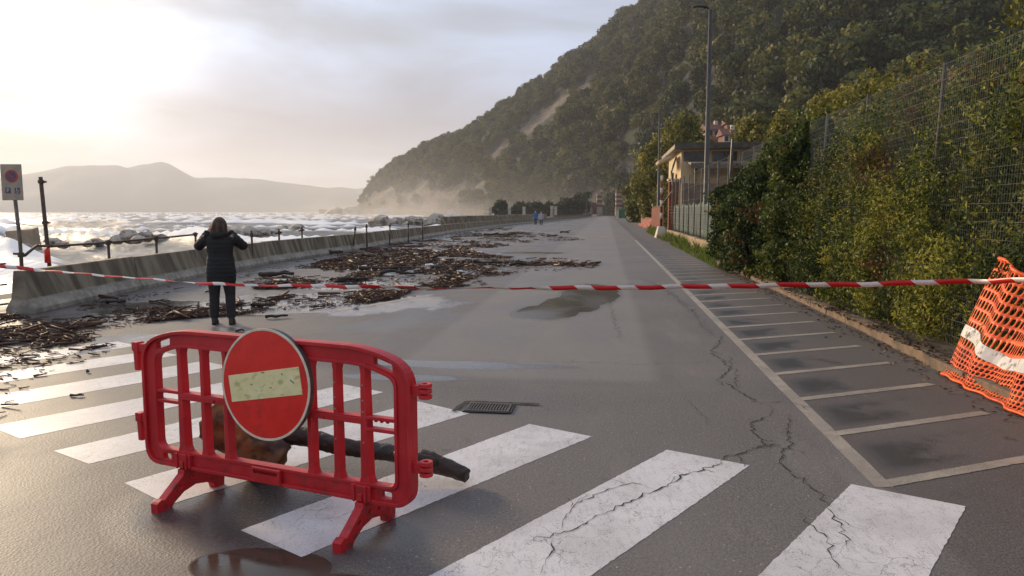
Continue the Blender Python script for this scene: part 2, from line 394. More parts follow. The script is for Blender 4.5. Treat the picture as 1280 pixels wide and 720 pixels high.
def make_paint(name, col1, col2, wear, crack):
    m, t = newmat(name)
    co = t.n('ShaderNodeTexCoord').outputs['Object']
    fine = t.noise(co, 120, 4, 0.7)
    big = t.noise(co, 1.6, 5, 0.6)
    col = t.mix(t.sstep(big, 0.35, 0.65), col1, col2)
    streak = t.noise(t.scale(co, (6, 1.2, 1)), 5, 4, 0.65)
    col = t.mix(t.m('MULTIPLY', t.sstep(streak, 0.5, 0.7), 0.35), col, lin(150, 142, 136))
    wearm = t.sstep(t.m('ADD', t.m('MULTIPLY', fine, 0.74), t.m('MULTIPLY', t.noise(co, 9, 5, 0.65), 0.26)), wear, wear + 0.08)
    asp = lin(84, 78, 74)
    col = t.mix(t.m('MULTIPLY', wearm, 0.85), col, asp)
    if crack:
        wv = t.n('ShaderNodeVectorMath', dict(operation='ADD'), i0=co, i1=t.n('ShaderNodeVectorMath', dict(operation='SCALE'), i0=t.n('ShaderNodeTexNoise', None, Vector=co, Scale=7.0, Detail=4.0).outputs[1]).outputs[0]).outputs[0]
        t.t.nodes[-2].inputs['Scale'].default_value = 0.2
        vo = t.n('ShaderNodeTexVoronoi', dict(feature='DISTANCE_TO_EDGE'), Vector=wv, Scale=5.5).outputs['Distance']
        cr = t.m('MULTIPLY', t.sstep(vo, 0.016, 0.004), t.sstep(t.noise(co, 2.2, 3), 0.48, 0.6))
        col = t.mix(t.m('MULTIPLY', cr, 0.6), col, (0.03, 0.027, 0.025))
    nor = bump(t, t.m('SUBTRACT', fine, t.m('MULTIPLY', wearm, 0.5)), 0.4, 0.004)
    p = t.n('ShaderNodeBsdfPrincipled', None, Base_Color=col, Roughness=0.5, Normal=nor)
    finish(t, p.outputs[0])
    return m
M['paint'] = make_paint('white_paint', lin(214, 206, 200), lin(196, 188, 182), 0.545, True)
M['bay_paint'] = make_paint('bay_paint', lin(170, 156, 136), lin(146, 134, 116), 0.52, False)

def make_water(name, col, rough, bscale, bstr):
    m, t = newmat(name)
    co = t.n('ShaderNodeTexCoord').outputs['Object']
    nor = bump(t, t.noise(co, bscale, 3), bstr, 0.01)
    c2 = t.mix(t.sstep(t.noise(co, 2.0, 4), 0.35, 0.65), col, tuple(x * 1.5 for x in col))
    p = t.n('ShaderNodeBsdfPrincipled', None, Base_Color=c2, Roughness=rough, IOR=1.33, Normal=nor)
    finish(t, p.outputs[0])
    return m
M['puddle_mud'] = make_water('puddle_mud', (0.055, 0.042, 0.026), 0.06, 9, 0.03)
M['puddle_film'] = make_water('puddle_film', (0.04, 0.037, 0.036), 0.1, 14, 0.06)

def make_sea():
    m, t = newmat('sea_water')
    co = t.n('ShaderNodeTexCoord').outputs['Object']
    foam = t.n('ShaderNodeAttribute', dict(attribute_name='tint')).outputs['Fac']
    st = t.noise(t.scale(co, (0.05, 0.16, 0.2)), 1.0, 7, 0.66, 0.8)
    st2 = t.noise(t.scale(co, (0.012, 0.05, 0.2)), 1.0, 6, 0.62, 0.5)
    st3 = t.m('ADD', t.m('MULTIPLY', t.noise(t.scale(co, (0.45, 0.9, 0.4)), 1.0, 6, 0.7, 0.6), 0.6), t.m('MULTIPLY', t.noise(t.scale(co, (1.6, 2.6, 1.0)), 1.0, 5, 0.7, 0.8), 0.4))
    f = t.m('ADD', t.m('MULTIPLY', foam, 0.75), t.m('ADD', t.m('MULTIPLY', st, 0.55), t.m('ADD', t.m('MULTIPLY', st2, 0.4), t.m('MULTIPLY', st3, 0.5))))
    f = t.sstep(f, 0.82, 1.06)
    col = t.mix(f, (0.17, 0.155, 0.132), (0.80, 0.78, 0.75))
    rough = t.m('ADD', 0.38, t.m('MULTIPLY', f, 0.4))
    nor = bump(t, t.noise(t.scale(co, (0.4, 0.9, 1)), 1.0, 6, 0.65), 0.45, 0.5)
    p = t.n('ShaderNodeBsdfPrincipled', None, Base_Color=col, Roughness=rough, IOR=1.33, Normal=nor)
    finish(t, p.outputs[0])
    return m
M['sea'] = make_sea()

def make_hillmat():
    m, t = newmat('hillside')
    co = t.n('ShaderNodeTexCoord').outputs['Object']
    rk = t.n('ShaderNodeAttribute', dict(attribute_name='tint')).outputs['Fac']
    n = t.noise(co, 0.08, 6, 0.65)
    n2 = t.noise(t.scale(co, (1, 1, 2.5)), 0.25, 6, 0.7)
    rock = t.mix(t.sstep(n2, 0.36, 0.64), lin(72, 61, 51), lin(126, 109, 90))
    floor = t.mix(t.sstep(n, 0.35, 0.65), (0.014, 0.018, 0.008), (0.04, 0.042, 0.018))
    col = t.mix(t.sstep(t.m('ADD', rk, t.m('MULTIPLY', t.m('SUBTRACT', n, 0.5), 0.5)), 0.35, 0.6), floor, rock)
    nor = bump(t, n2, 1.0, 3.0)
    p = t.n('ShaderNodeBsdfPrincipled', None, Base_Color=col, Roughness=0.9, Normal=nor)
    finish(t, p.outputs[0])
    return m
M['hill'] = make_hillmat()
M['far_hill'] = pm('far_hill', (0.05, 0.055, 0.04), (0.09, 0.09, 0.06), .004, 0.95)

def make_barrier_tape():
    m, t = newmat('warning_tape')
    uvn = t.n('ShaderNodeUVMap').outputs[0]
    sp = t.n('ShaderNodeSeparateXYZ', None, i0=uvn)
    q = t.m('FRACT', t.m('ADD', sp.outputs[0], t.m('MULTIPLY', sp.outputs[1], 0.12)))
    red = t.sstep(q, 0.395, 0.405)
    ink = t.m('MULTIPLY', t.sstep(t.noise(t.scale(uvn, (60, 6, 1)), 1.0, 2), 0.6, 0.64), t.sstep(t.m('ABSOLUTE', t.m('SUBTRACT', sp.outputs[1], 0.5)), 0.2, 0.17))
    col = t.mix(red, t.mix(t.m('MULTIPLY', ink, 0.8), lin(226, 216, 206), lin(70, 60, 60)), lin(206, 22, 24))
    p = t.n('ShaderNodeBsdfPrincipled', None, Base_Color=col, Roughness=0.35)
    tr = t.n('ShaderNodeBsdfTranslucent', None, Color=col)
    finish(t, t.n('ShaderNodeMixShader', None, i0=0.25, i1=p.outputs[0], i2=tr.outputs[0]).outputs[0])
    return m
M['tape'] = make_barrier_tape()

# ------------------------------------------------------------------ mesh helpers
def tag(o, label=None, cat=None, group=None, kind=None):
    for k, v in (('label', label), ('category', cat), ('group', group), ('kind', kind)):
        if v:
            o[k] = v
    return o
def link(name, me, mat=None, parent=None, smooth=False):
    if mat is not None:
        for mm in (mat if isinstance(mat, (list, tuple)) else [mat]):
            me.materials.append(mm)
    if smooth:
        me.polygons.foreach_set('use_smooth', np.ones(len(me.polygons), bool))
    o = bpy.data.objects.new(name, me)
    COL.objects.link(o)
    if parent is not None:
        o.parent = parent
    return o
def empty(name, loc=(0, 0, 0), rz=0.0):
    o = bpy.data.objects.new(name, None)
    o.empty_display_size = .2
    COL.objects.link(o)
    o.location = loc
    o.rotation_euler = (0, 0, rz)
    return o
def copy_tree(o, parent=None):
    c = o.copy()
    COL.objects.link(c)
    c.parent = parent
    for ch in o.children:
        copy_tree(ch, c)
    return c
def npmesh(name, V, Fc, tint=None):
    """V (n,3); Fc (m,k) constant polygon size."""
    me = bpy.data.meshes.new(name)
    V = np.asarray(V, np.float32)
    Fc = np.asarray(Fc, np.int32)
    me.vertices.add(len(V))
    me.vertices.foreach_set('co', V.ravel())
    me.loops.add(Fc.size)
    me.loops.foreach_set('vertex_index', Fc.ravel())
    me.polygons.add(len(Fc))
    me.polygons.foreach_set('loop_start', np.arange(0, Fc.size, Fc.shape[1], dtype=np.int32))
    me.update(calc_edges=True)
    if tint is not None:
        dom = 'FACE' if len(tint) == len(Fc) and len(tint) != len(V) else 'POINT'
        a = me.attributes.new('tint', 'FLOAT', dom)
        a.data.foreach_set('value', np.asarray(tint, np.float32))
    return me

class MB:
    def __init__(s):
        s.v, s.f = [], []
    def add(s, vs, fs):
        o = len(s.v)
        s.v += [tuple(v) for v in vs]
        s.f += [tuple(i + o for i in f) for f in fs]
        return s
    def box(s, c, size, rot=None, taper=1.0):
        x, y, z = (k / 2 for k in size)
        vs = [Vector((sx * x * (taper if sz > 0 else 1), sy * y * (taper if sz > 0 else 1), sz * z)) for sz in (-1, 1) for sx, sy in ((-1, -1), (1, -1), (1, 1), (-1, 1))]
        if rot is not None:
            vs = [rot @ v for v in vs]
        c = Vector(c)
        return s.add([v + c for v in vs], [(3, 2, 1, 0), (4, 5, 6, 7), (0, 1, 5, 4), (1, 2, 6, 5), (2, 3, 7, 6), (3, 0, 4, 7)])
    def tube(s, path, rad, n=8, caps=True):
        path = [Vector(p) for p in path]
        if not hasattr(rad, '__len__'):
            rad = [rad] * len(path)
        vs, up = [], Vector((0, 0, 1))
        ref = None
        for i, p in enumerate(path):
            tdir = (path[min(i + 1, len(path) - 1)] - path[max(i - 1, 0)]).normalized()
            if ref is None:
                ref = tdir.orthogonal().normalized()
            ref = (ref - tdir * ref.dot(tdir)).normalized()
            b = tdir.cross(ref)
            for k in range(n):
                a = 2 * math.pi * k / n
                vs.append(p + (ref * math.cos(a) + b * math.sin(a)) * rad[i])
        fs = []
        for i in range(len(path) - 1):
            for k in range(n):
                k2 = (k + 1) % n
                fs.append((i * n + k, i * n + k2, (i + 1) * n + k2, (i + 1) * n + k))
        if caps:
            fs.append(tuple(reversed(range(n))))
            fs.append(tuple(range((len(path) - 1) * n, len(path) * n)))
        return s.add(vs, fs)
    def loft(s, rings, n=16):
        """rings: (center, rx, ry) horizontal ellipses bottom to top."""
        vs = []
        for c, rx, ry in rings:
            for k in range(n):
                a = 2 * math.pi * k / n
                vs.append((c[0] + rx * math.cos(a), c[1] + ry * math.sin(a), c[2]))
        fs = [tuple(reversed(range(n)))]
        for i in range(len(rings) - 1):
            for k in range(n):
                k2 = (k + 1) % n
                fs.append((i * n + k, i * n + k2, (i + 1) * n + k2, (i + 1) * n + k))
        fs.append(tuple(range((len(rings) - 1) * n, len(rings) * n)))
        return s.add(vs, fs)
    def extrude(s, prof, a, b):
        """prof: list of (y,z) points (counter-clockwise), extruded along x from a to b."""
        n = len(prof)
        vs = [(a, y, z) for y, z in prof] + [(b, y, z) for y, z in prof]
        fs = [tuple(range(n)), tuple(reversed(range(n, 2 * n)))]
        for k in range(n):
            k2 = (k + 1) % n
            fs.append((k2, k, n + k, n + k2))
        return s.add(vs, fs)
    def ico(s, c, r, sub=2, nz=0.0, seed=0, sq=(1, 1, 1), freq=1.4):
        bm = bmesh.new()
        bmesh.ops.create_icosphere(bm, subdivisions=sub, radius=1.0)
        rg = random.Random(seed)
        off = Vector((rg.uniform(-50, 50), rg.uniform(-50, 50), rg.uniform(-50, 50)))
        from mathutils import noise as mn
        vs = []
        for v in bm.verts:
            k = 1 + nz * (mn.fractal(v.co * freq + off, 1.0, 2.0, 4) if nz else 0)
            vs.append(Vector((v.co.x * sq[0], v.co.y * sq[1], v.co.z * sq[2])) * (r * k) + Vector(c))
        bm.verts.index_update()
        fs = [tuple(v.index for v in f.verts) for f in bm.faces]
        bm.free()
        return s.add(vs, fs)
    def mesh(s, name):
        me = bpy.data.meshes.new(name)
        me.from_pydata(s.v, [], s.f)
        me.update()
        return me
    def build(s, name, mat, parent=None, smooth=False, bevel=0.0, seg=1, loc=None, weld=False):
        me = s.mesh(name)
        if bevel or weld or True:
            bm = bmesh.new()
            bm.from_mesh(me)
            bmesh.ops.recalc_face_normals(bm, faces=bm.faces[:])
            if bevel:
                es = [e for e in bm.edges if len(e.link_faces) == 2 and e.calc_face_angle(0) > .6]
                bmesh.ops.bevel(bm, geom=es, offset=bevel, segments=seg, profile=.6, affect='EDGES')
            bm.to_mesh(me)
            bm.free()
        o = link(name, me, mat, parent, smooth)
        if loc is not None:
            o.location = loc
        return o

def shape2d(splines, depth, bev=0.0, res=2):
    """Flat outline with holes, extruded: in the x-z plane, thickness along y. Returns verts, faces."""
    cu = bpy.data.curves.new('outline', 'CURVE')
    cu.dimensions = '2D'
    cu.fill_mode = 'BOTH'
    cu.extrude = depth / 2 - bev
    cu.bevel_depth = bev
    cu.bevel_resolution = res
    for pts in splines:
        sp = cu.splines.new('POLY')
        sp.points.add(len(pts) - 1)
        for p, (x, z) in zip(sp.points, pts):
            p.co = (x, z, 0, 1)
        sp.use_cyclic_u = True
    o = bpy.data.objects.new('outline', cu)
    me = bpy.data.meshes.new_from_object(o)
    vs = [(v.co.x, -v.co.z, v.co.y) for v in me.vertices]
    fs = [tuple(p.vertices) for p in me.polygons]
    bpy.data.objects.remove(o)
    bpy.data.curves.remove(cu)
    bpy.data.meshes.remove(me)
    return vs, fs
def text_mesh(body, size, depth=0.002):
    cu = bpy.data.curves.new('text', 'FONT')
    cu.body = body
    cu.size = size
    cu.extrude = depth / 2
    cu.align_x = 'CENTER'
    cu.align_y = 'CENTER'
    o = bpy.data.objects.new('text', cu)
    me = bpy.data.meshes.new_from_object(o)
    vs = [(v.co.x, -v.co.z, v.co.y) for v in me.vertices]
    fs = [tuple(p.vertices) for p in me.polygons]
    bpy.data.objects.remove(o)
    bpy.data.curves.remove(cu)
    bpy.data.meshes.remove(me)
    return vs, fs
def circle(cx, cz, r, n=24, a0=0, a1=2 * math.pi, closed=True):
    k = n if closed else n - 1
    return [(cx + r * math.cos(a0 + (a1 - a0) * i / k), cz + r * math.sin(a0 + (a1 - a0) * i / k)) for i in range(n)]
def rounded(pts, r, n=5):
    """Round the corners of a polygon (list of (x,z)); r one radius or one per corner."""
    out, m = [], len(pts)
    for i in range(m):
        p0, p1, p2 = Vector(pts[i - 1]), Vector(pts[i]), Vector(pts[(i + 1) % m])
        rr = r[i] if hasattr(r, '__len__') else r
        a, b = (p0 - p1), (p2 - p1)
        k = min(rr, a.length * .49, b.length * .49)
        a, b = p1 + a.normalized() * k, p1 + b.normalized() * k
        for j in range(n + 1):
            t = j / n
            q = a * (1 - t) ** 2 + p1 * 2 * t * (1 - t) + b * t * t
            out.append((q.x, q.y))
    return out

# leaves in numpy ------------------------------------------------------------
def leaf_quads(P, N, L, W, rng, droop=0.3):
    n = len(P)
    N = N / (np.linalg.norm(N, axis=1, keepdims=True) + 1e-9)
    rv = rng.normal(size=(n, 3))
    T = np.cross(N, rv)
    T /= np.linalg.norm(T, axis=1, keepdims=True) + 1e-9
    T[:, 2] -= droop
    T /= np.linalg.norm(T, axis=1, keepdims=True) + 1e-9
    B = np.cross(N, T)
    B /= np.linalg.norm(B, axis=1, keepdims=True) + 1e-9
    Nn = np.cross(T, B)
    l = (L * rng.uniform(.7, 1.3, n))[:, None]
    w_ = (W * rng.uniform(.7, 1.3, n))[:, None]
    p0 = P - T * l * .5
    p2 = P + T * l * .5 - Nn * l * .08
    p1 = P + B * w_ * .5 + Nn * l * .1
    p3 = P - B * w_ * .5 + Nn * l * .1
    V = np.stack([p0, p1, p2, p3], 1).reshape(-1, 3)
    Fc = np.arange(n * 4, dtype=np.int32).reshape(-1, 4)
    return V, Fc
def blob_points(blobs, n, rng, lump=0.25, depth=0.25, keep_in=True):
    """Points on the surface of a union of ellipsoids, with lumps and depth. blobs: (x,y,z,rx,ry,rz)."""
    B = np.array(blobs, float)
    area = (B[:, 3] * B[:, 4] + B[:, 4] * B[:, 5] + B[:, 3] * B[:, 5])
    idx = rng.choice(len(B), n, p=area / area.sum())
    u = rng.normal(size=(n, 3))
    u /= np.linalg.norm(u, axis=1, keepdims=True)
    ph = rng.uniform(0, 6.28, (len(B), 3))[idx]
    k = 1 + lump * (np.sin(u[:, 0] * 5 + ph[:, 0]) * np.sin(u[:, 1] * 5 + ph[:, 1]) + .5 * np.sin(u[:, 2] * 9 + ph[:, 2]) * np.sin(u[:, 0] * 9 + ph[:, 1]))
    k = k * (1 - depth * rng.random(n) ** 1.5)
    P = B[idx, :3] + u * B[idx, 3:6] * k[:, None]
    inside = np.zeros(n, bool)
    for j in range(len(B)):
        q = ((P - B[j, :3]) / B[j, 3:6])
        inside |= (np.einsum('ij,ij->i', q, q) < .5) & (idx != j)
    N = u / B[idx, 3:6]
    ok = ~inside
    bt = rng.random(len(B))[idx]
    return P[ok], N[ok], bt[ok], idx[ok]

def crown(blobs, n, L, W, seed, mat, name, parent, lump=.25, depth=.3, jitter=.9, clumpf=.35, stuff=True, tshift=0.0, minz=None, droop=.3, shoots=0):
    rng = np.random.default_rng(seed)
    P, N, bt, _ = blob_points(blobs, n, rng, lump, depth)
    if minz is not None:
        k = P[:, 2] > minz
        P, N, bt = P[k], N[k], bt[k]
    N = N / np.linalg.norm(N, axis=1, keepdims=True)
    if shoots:
        k = rng.choice(len(P), shoots)
        dirs = N[k] * .7 + rng.normal(size=(shoots, 3)) * .35 + np.array([0, 0, .55])
        dirs /= np.linalg.norm(dirs, axis=1, keepdims=True)
        ln_ = rng.uniform(.15, .55, shoots)
        q = rng.random((shoots, 14))
        SP = (P[k][:, None] + dirs[:, None] * (ln_[:, None] * q)[..., None] + rng.normal(size=(shoots, 14, 3)) * .022).reshape(-1, 3)
        SN = np.repeat(dirs, 14, 0) * .2 + rng.normal(size=(shoots * 14, 3))
        P, N, bt = np.concatenate([P, SP]), np.concatenate([N, SN]), np.concatenate([bt, np.full(len(SP), 1.1)])
    N = N + rng.normal(size=N.shape) * jitter
    V, Fc = leaf_quads(P, N, L, W, rng, droop)
    sc_ = clumpf
    cn = fbm(P[:, 0] / sc_ + P[:, 2] / sc_ * .7 + 100, P[:, 1] / sc_ + P[:, 2] / sc_ + 200, 3, seed)
    t = .22 * bt + .8 * (cn - .5) * 2 + .25 + .28 * rng.normal(size=len(P)) + tshift
    t = np.clip(t, 0, 1)
    if shoots:
        dn = fbm(P[:, 1] / .9 + 7, P[:, 2] / .7 + P[:, 0] * .3 + 9, 3, seed + 5)
        hole = fbm(P[:, 1] / .45 + 70, P[:, 2] / .38 + P[:, 0] + 90, 2, seed + 6)
        t = np.where((dn > .70) & (rng.random(len(P)) < .75), 1.8, t)
        kp = (hole > .34) | (rng.random(len(P)) < .25)
        Fc, t = Fc[kp], t[kp]
    me = npmesh(name, V, Fc, t)
    o = link(name, me, mat, parent)
    if stuff:
        o['kind'] = 'stuff'
    return o

# ================================================================== SETTING
# ---- ground, road
COAST = [rd(-12.4, -60), rd(-12.4, 11), rd(-12.6, 22), rd(-12.4, 38), rd(-16.5, 56), rd(-16.5, 90), rd(-15, 140), rd(-26, 190), rd(-48, 250), rd(-70, 330), rd(-70, 520)]
gp = [(p.x, p.y) for p in COAST] + [(700, 520), (700, -60)]
def sheet(name, pts, z, mat, parent=None, skirt=None):
    bm = bmesh.new()
    vs = [bm.verts.new((x, y, z)) for x, y in pts]
    f = bm.faces.new(vs)
    if f.normal.z < 0:
        f.normal_flip()
    if skirt:
        low = [bm.verts.new((x, y, z - skirt)) for x, y in pts]
        for i in range(len(pts)):
            j = (i + 1) % len(pts)
            bm.faces.new((vs[i], vs[j], low[j], low[i]))
        bmesh.ops.recalc_face_normals(bm, faces=bm.faces[:])
    bmesh.ops.triangulate(bm, faces=[f for f in bm.faces if len(f.verts) > 4])
    me = bpy.data.meshes.new(name)
    bm.to_mesh(me)
    bm.free()
    return link(name, me, mat, parent)
ground = tag(sheet('ground', gp, -0.03, M['ground'], skirt=6.0), kind='structure')
wall_pts = [(-10.9, -60), (-10.9, 22), (-10.6, 30), (-11.2, 40), (-12.2, 56), (-11.8, 90), (-9, 137), (-5.2, 244), (-6, 292)]
kerb_pts = [(3.52, -60), (3.62, 25.7), (3.5, 49), (3.4, 92), (4.2, 180), (4.5, 292)]
rp = [rd(c - 0.6, s) for c, s in wall_pts] + [rd(c, s) for c, s in reversed(kerb_pts)]
road = tag(sheet('road', [(p.x, p.y) for p in rp], 0.0, M['road']), kind='structure')

# ---- zebra crossing: parallelograms measured on the ground
ZEB = [((2.1, 4.46), (2.6, 4.11), (0.98, 2.14), (0.48, 2.49)),
       ((1.1, 5.13), (1.58, 4.8), (-0.02, 2.82), (-0.5, 3.15)),
       ((0.14, 5.77), (0.6, 5.44), (-1.03, 3.48), (-1.44, 3.79)),
       ((-0.83, 6.48), (-0.36, 6.08), (-1.98, 4.13), (-2.41, 4.48)),
       ((-1.64, 7.13), (-1.2, 6.82), (-2.83, 4.83), (-3.23, 5.1)),
       ((-2.5, 7.66), (-2.03, 7.38), (-3.66, 5.39), (-4.1, 5.7)),
       ((-3.49, 8.27), (-3.06, 7.97), (-4.62, 6.0), (-5.06, 6.32)),
       ((-4.34, 8.93), (-3.92, 8.62), (-5.5, 6.66), (-5.95, 6.98)),
       ((-5.12, 9.54), (-4.7, 9.24), (-6.3, 7.25), (-6.74, 7.56))]
rg = random.Random(3)
def stripe(name, quad, mat, z=0.0016, wob=0.0032, nseg=90):
    """A painted band: its long edges waver by a few millimetres."""
    a, b, c_, d_ = [Vector(p).to_3d() for p in quad]
    L, Rr = [], []
    for i in range(nseg + 1):
        t = i / nseg
        l = a.lerp(d_, t) + Vector((rg.uniform(-wob, wob), rg.uniform(-wob, wob), 0))
        r_ = b.lerp(c_, t) + Vector((rg.uniform(-wob, wob), rg.uniform(-wob, wob), 0))
        L.append(l)
        Rr.append(r_)
    vs = [(p.x, p.y, z) for p in L] + [(p.x, p.y, z) for p in Rr]
    n = nseg + 1
    fs = [(i, i + 1, n + i + 1, n + i) for i in range(nseg)]
    return MB().add(vs, fs).build(name, mat, road)
for q in ZEB:
    stripe('zebra_stripe', q, M['paint'])
# ---- parking bay lines
def rq(c0, s0, c1, s1, wd):
    a, b = rd(c0, s0), rd(c1, s1)
    n = (b - a).normalized().cross(Vector((0, 0, 1))) * wd / 2
    return [a + n, a - n, b - n, b + n]
def stripe2(name, q, mat, z):
    return stripe(name, [(p.x, p.y) for p in (q[0], q[1], q[2], q[3])], mat, z, 0.0028, 60)
for k in range(5):
    stripe2('edge_line', rq(1.71, 4.66 + k * 8, 1.71, 4.66 + (k + 1) * 8 - .02, 0.115), M['bay_paint'], 0.0016)
for k in range(23):
    s0 = 4.68 + 1.05 * k
    stripe2('bay_line', rq(1.70, s0 + .02, 3.18, s0 + 0.83, 0.10), M['bay_paint'], 0.0030)
# faded bits of old marking far left
stripe('old_marking', [(-3.1, 12.5), (-3.0, 12.35), (-1.55, 15.0), (-1.65, 15.1)], M['bay_paint'])
stripe('old_marking', [(-4.9, 11.9), (-4.85, 11.78), (-3.1, 12.38), (-3.14, 12.5)], M['bay_paint'])

# ---- cracks
def crack_line(pts, wmax, jit, seed, depth=0):
    g = random.Random(seed)
    P = [at(*p) if len(p) == 2 else Vector(p) for p in pts]
    fine = []
    for a, b in zip(P, P[1:]):
        n = max(2, int((b - a).length / 0.035))
        for i in range(n):
            q = a.lerp(b, i / n)
            if i:
                q += Vector((g.gauss(0, jit), g.gauss(0, jit), 0))
            fine.append(q)
    fine.append(P[-1])
    vs, fs = [], []
    if depth < 2:
        for q in fine[3:-3]:
            if g.random() < .07:
                a_ = g.uniform(0, 6.28)
                e_ = q + Vector((math.cos(a_), math.sin(a_), 0)) * g.uniform(.05, .22)
                v2, f2 = crack_line([q, q.lerp(e_, .5) + Vector((g.gauss(0, .02), g.gauss(0, .02), 0)), e_], wmax * .55, jit * .8, g.randrange(9999), depth + 1)
                fs += [tuple(i + len(vs) for i in f) for f in f2]
                vs += v2
    o_ = len(vs)
    for i, p in enumerate(fine):
        t = (fine[min(i + 1, len(fine) - 1)] - fine[max(i - 1, 0)]).normalized()
        n = Vector((-t.y, t.x, 0))
        e = i / (len(fine) - 1)
        wd = wmax * 0.62 * (0.2 + 1.2 * g.random()) * min(1, 6 * e + .2, 6 * (1 - e) + .2) / 2
        vs += [(p.x + n.x * wd, p.y + n.y * wd, .0), (p.x - n.x * wd, p.y - n.y * wd, .0)]
        if i:
            fs.append((o_ + 2 * i - 2, o_ + 2 * i - 1, o_ + 2 * i + 1, o_ + 2 * i))
    return vs, fs
CR = [([(903, 418), (899, 428), (890, 437), (897, 446), (908, 455), (912, 462), (903, 470), (897, 476), (905, 483)], .02, .022),
      ([(897, 478), (912, 481), (922, 488), (938, 497), (954, 505)], .018, .02),
      ([(912, 445), (914, 458), (922, 464), (918, 474), (922, 487)], .012, .016),
      ([(962, 506), (966, 516), (957, 522), (938, 529), (941, 540), (949, 548), (957, 556), (940, 563), (923, 568), (906, 571), (900, 577), (880, 588), (862, 592), (840, 604), (815, 616), (790, 626), (760, 640), (735, 652), (700, 668), (655, 676)], .017, .012),
      ([(923, 568), (926, 577), (930, 584)], .014, .01),
      ([(985, 517), (990, 526), (982, 536), (985, 548), (990, 556), (978, 561), (977, 571), (975, 580), (988, 590), (1004, 604), (1018, 613), (1033, 628), (1043, 646), (1056, 664), (1062, 690)], .016, .014),
      ([(957, 556), (972, 558), (978, 561)], .009, .01),
      ([(954, 505), (975, 502), (1000, 506), (1012, 514)], .009, .01),
      ([(818, 612), (790, 604), (760, 612), (742, 622), (720, 630), (712, 642), (703, 652), (702, 662)], .011, .012),
      ([(692, 674), (690, 690), (682, 706), (676, 718)], .010, .012),
      ([(1000, 640), (1010, 655), (1030, 668), (1036, 690), (1048, 712)], .010, .012),
      ([(862, 500), (870, 515), (880, 520), (884, 532)], .007, .012),
      ([(660, 452), (740, 453), (800, 456), (860, 454), (900, 452)], .008, .02),
      ([(760, 366), (765, 390), (772, 412), (776, 430)], .012, .03),
      ([(800, 347), (830, 360), (852, 378), (868, 392), (880, 408), (888, 420), (903, 418)], .014, .05)]
cv = MB()
for i, (p, w_, j) in enumerate(CR):
    cv.add(*crack_line(p, w_, j, i + 1))
co_ = cv.build('cracking', M['dark_gap'], road)
co_.location.z = 0.0045
co_['kind'] = 'stuff'

# ---- kerb stones along the parking bays
kerb = tag(empty('kerb'), kind='structure')
ks = MB().box((0, 0, .035), (.19, .97, .2)).build('kerb_stone', M['kerb'], kerb, bevel=.018, seg=2)
for k in range(26):
    s_ = 3.2 + k * 1.0
    o = ks if k == 0 else ks.copy()
    if k:
        COL.objects.link(o)
        o.parent = kerb
    c_ = 3.60 + .1 * min(1, max(0, (s_ - 8) / 3)) - (0.1 if s_ > 24 else 0)
    o.location = rd(c_, s_, -.02 + rg.uniform(-.012, .012))
    o.rotation_euler = (rg.uniform(-.02, .02), rg.uniform(-.06, .06), -YAW + rg.uniform(-.015, .015))
# soil strip behind the kerb
tag(sheet('soil_bank', [tuple(rd(c, s).to_2d()) for c, s in ((3.72, -4), (3.8, 25.6), (3.62, 50), (9, 50), (9, -4))], .02, M['soil'], skirt=.05), kind='structure')

# ---- sea
def build_sea():
    nr, nc = 380, 420
    r = 14.0 * (7000 / 14.0) ** np.linspace(0, 1, nr)
    az = np.linspace(R(-80), R(16), nc)
    rr, aa = np.meshgrid(r, az, indexing='ij')
    X, Y = rr * np.sin(aa), rr * np.cos(aa)
    # swell rolling in towards the shore, steeper crests
    wx, wy = np.sin(R(22)), np.cos(R(22))
    warp = (fbm(X / 90 + 40, Y / 90 + 40, 3, 4) - .5) * 60
    ph = (X * wx + Y * wy + warp)
    h1 = 1 - np.abs(np.sin(ph / 34 * math.pi))
    h2 = 1 - np.abs(np.sin((X * .1 + Y * .99 + warp * .6) / 13 * math.pi + 1))
    amp = fbm(X / 60 + 9, Y / 35 + 3, 3, 8)
    h = 2.2 * (h1 ** 2.4) * (0.3 + amp) + .7 * (h2 ** 1.8) * amp + .7 * (fbm(X / 7, Y / 4, 4, 2) - .5) + .2 * (fbm(X / 1.6, Y / 1.1, 3, 3) - .5)
    far = np.clip(1.2 - rr / 6000, .3, 1)
    Z = -2.75 + h * far
    crest = np.clip((h - 1.0) / 1.1, 0, 1)
    shore = np.clip(1 - (rr - 40) / 90, 0, 1)
    t = np.clip(.8 * crest + (.22 * shore) * (.5 + fbm(X / 9, Y / 6, 4, 12)), 0, 1)
    V = np.stack([X, Y, Z], -1).reshape(-1, 3)
    idx = np.arange(nr * nc).reshape(nr, nc)
    Fc = np.stack([idx[:-1, :-1], idx[:-1, 1:], idx[1:, 1:], idx[1:, :-1]], -1).reshape(-1, 4)[:, ::-1]
    o = link('sea', npmesh('sea', V, Fc, t.ravel()), M['sea'], None, True)
    return tag(o, kind='structure')
build_sea()

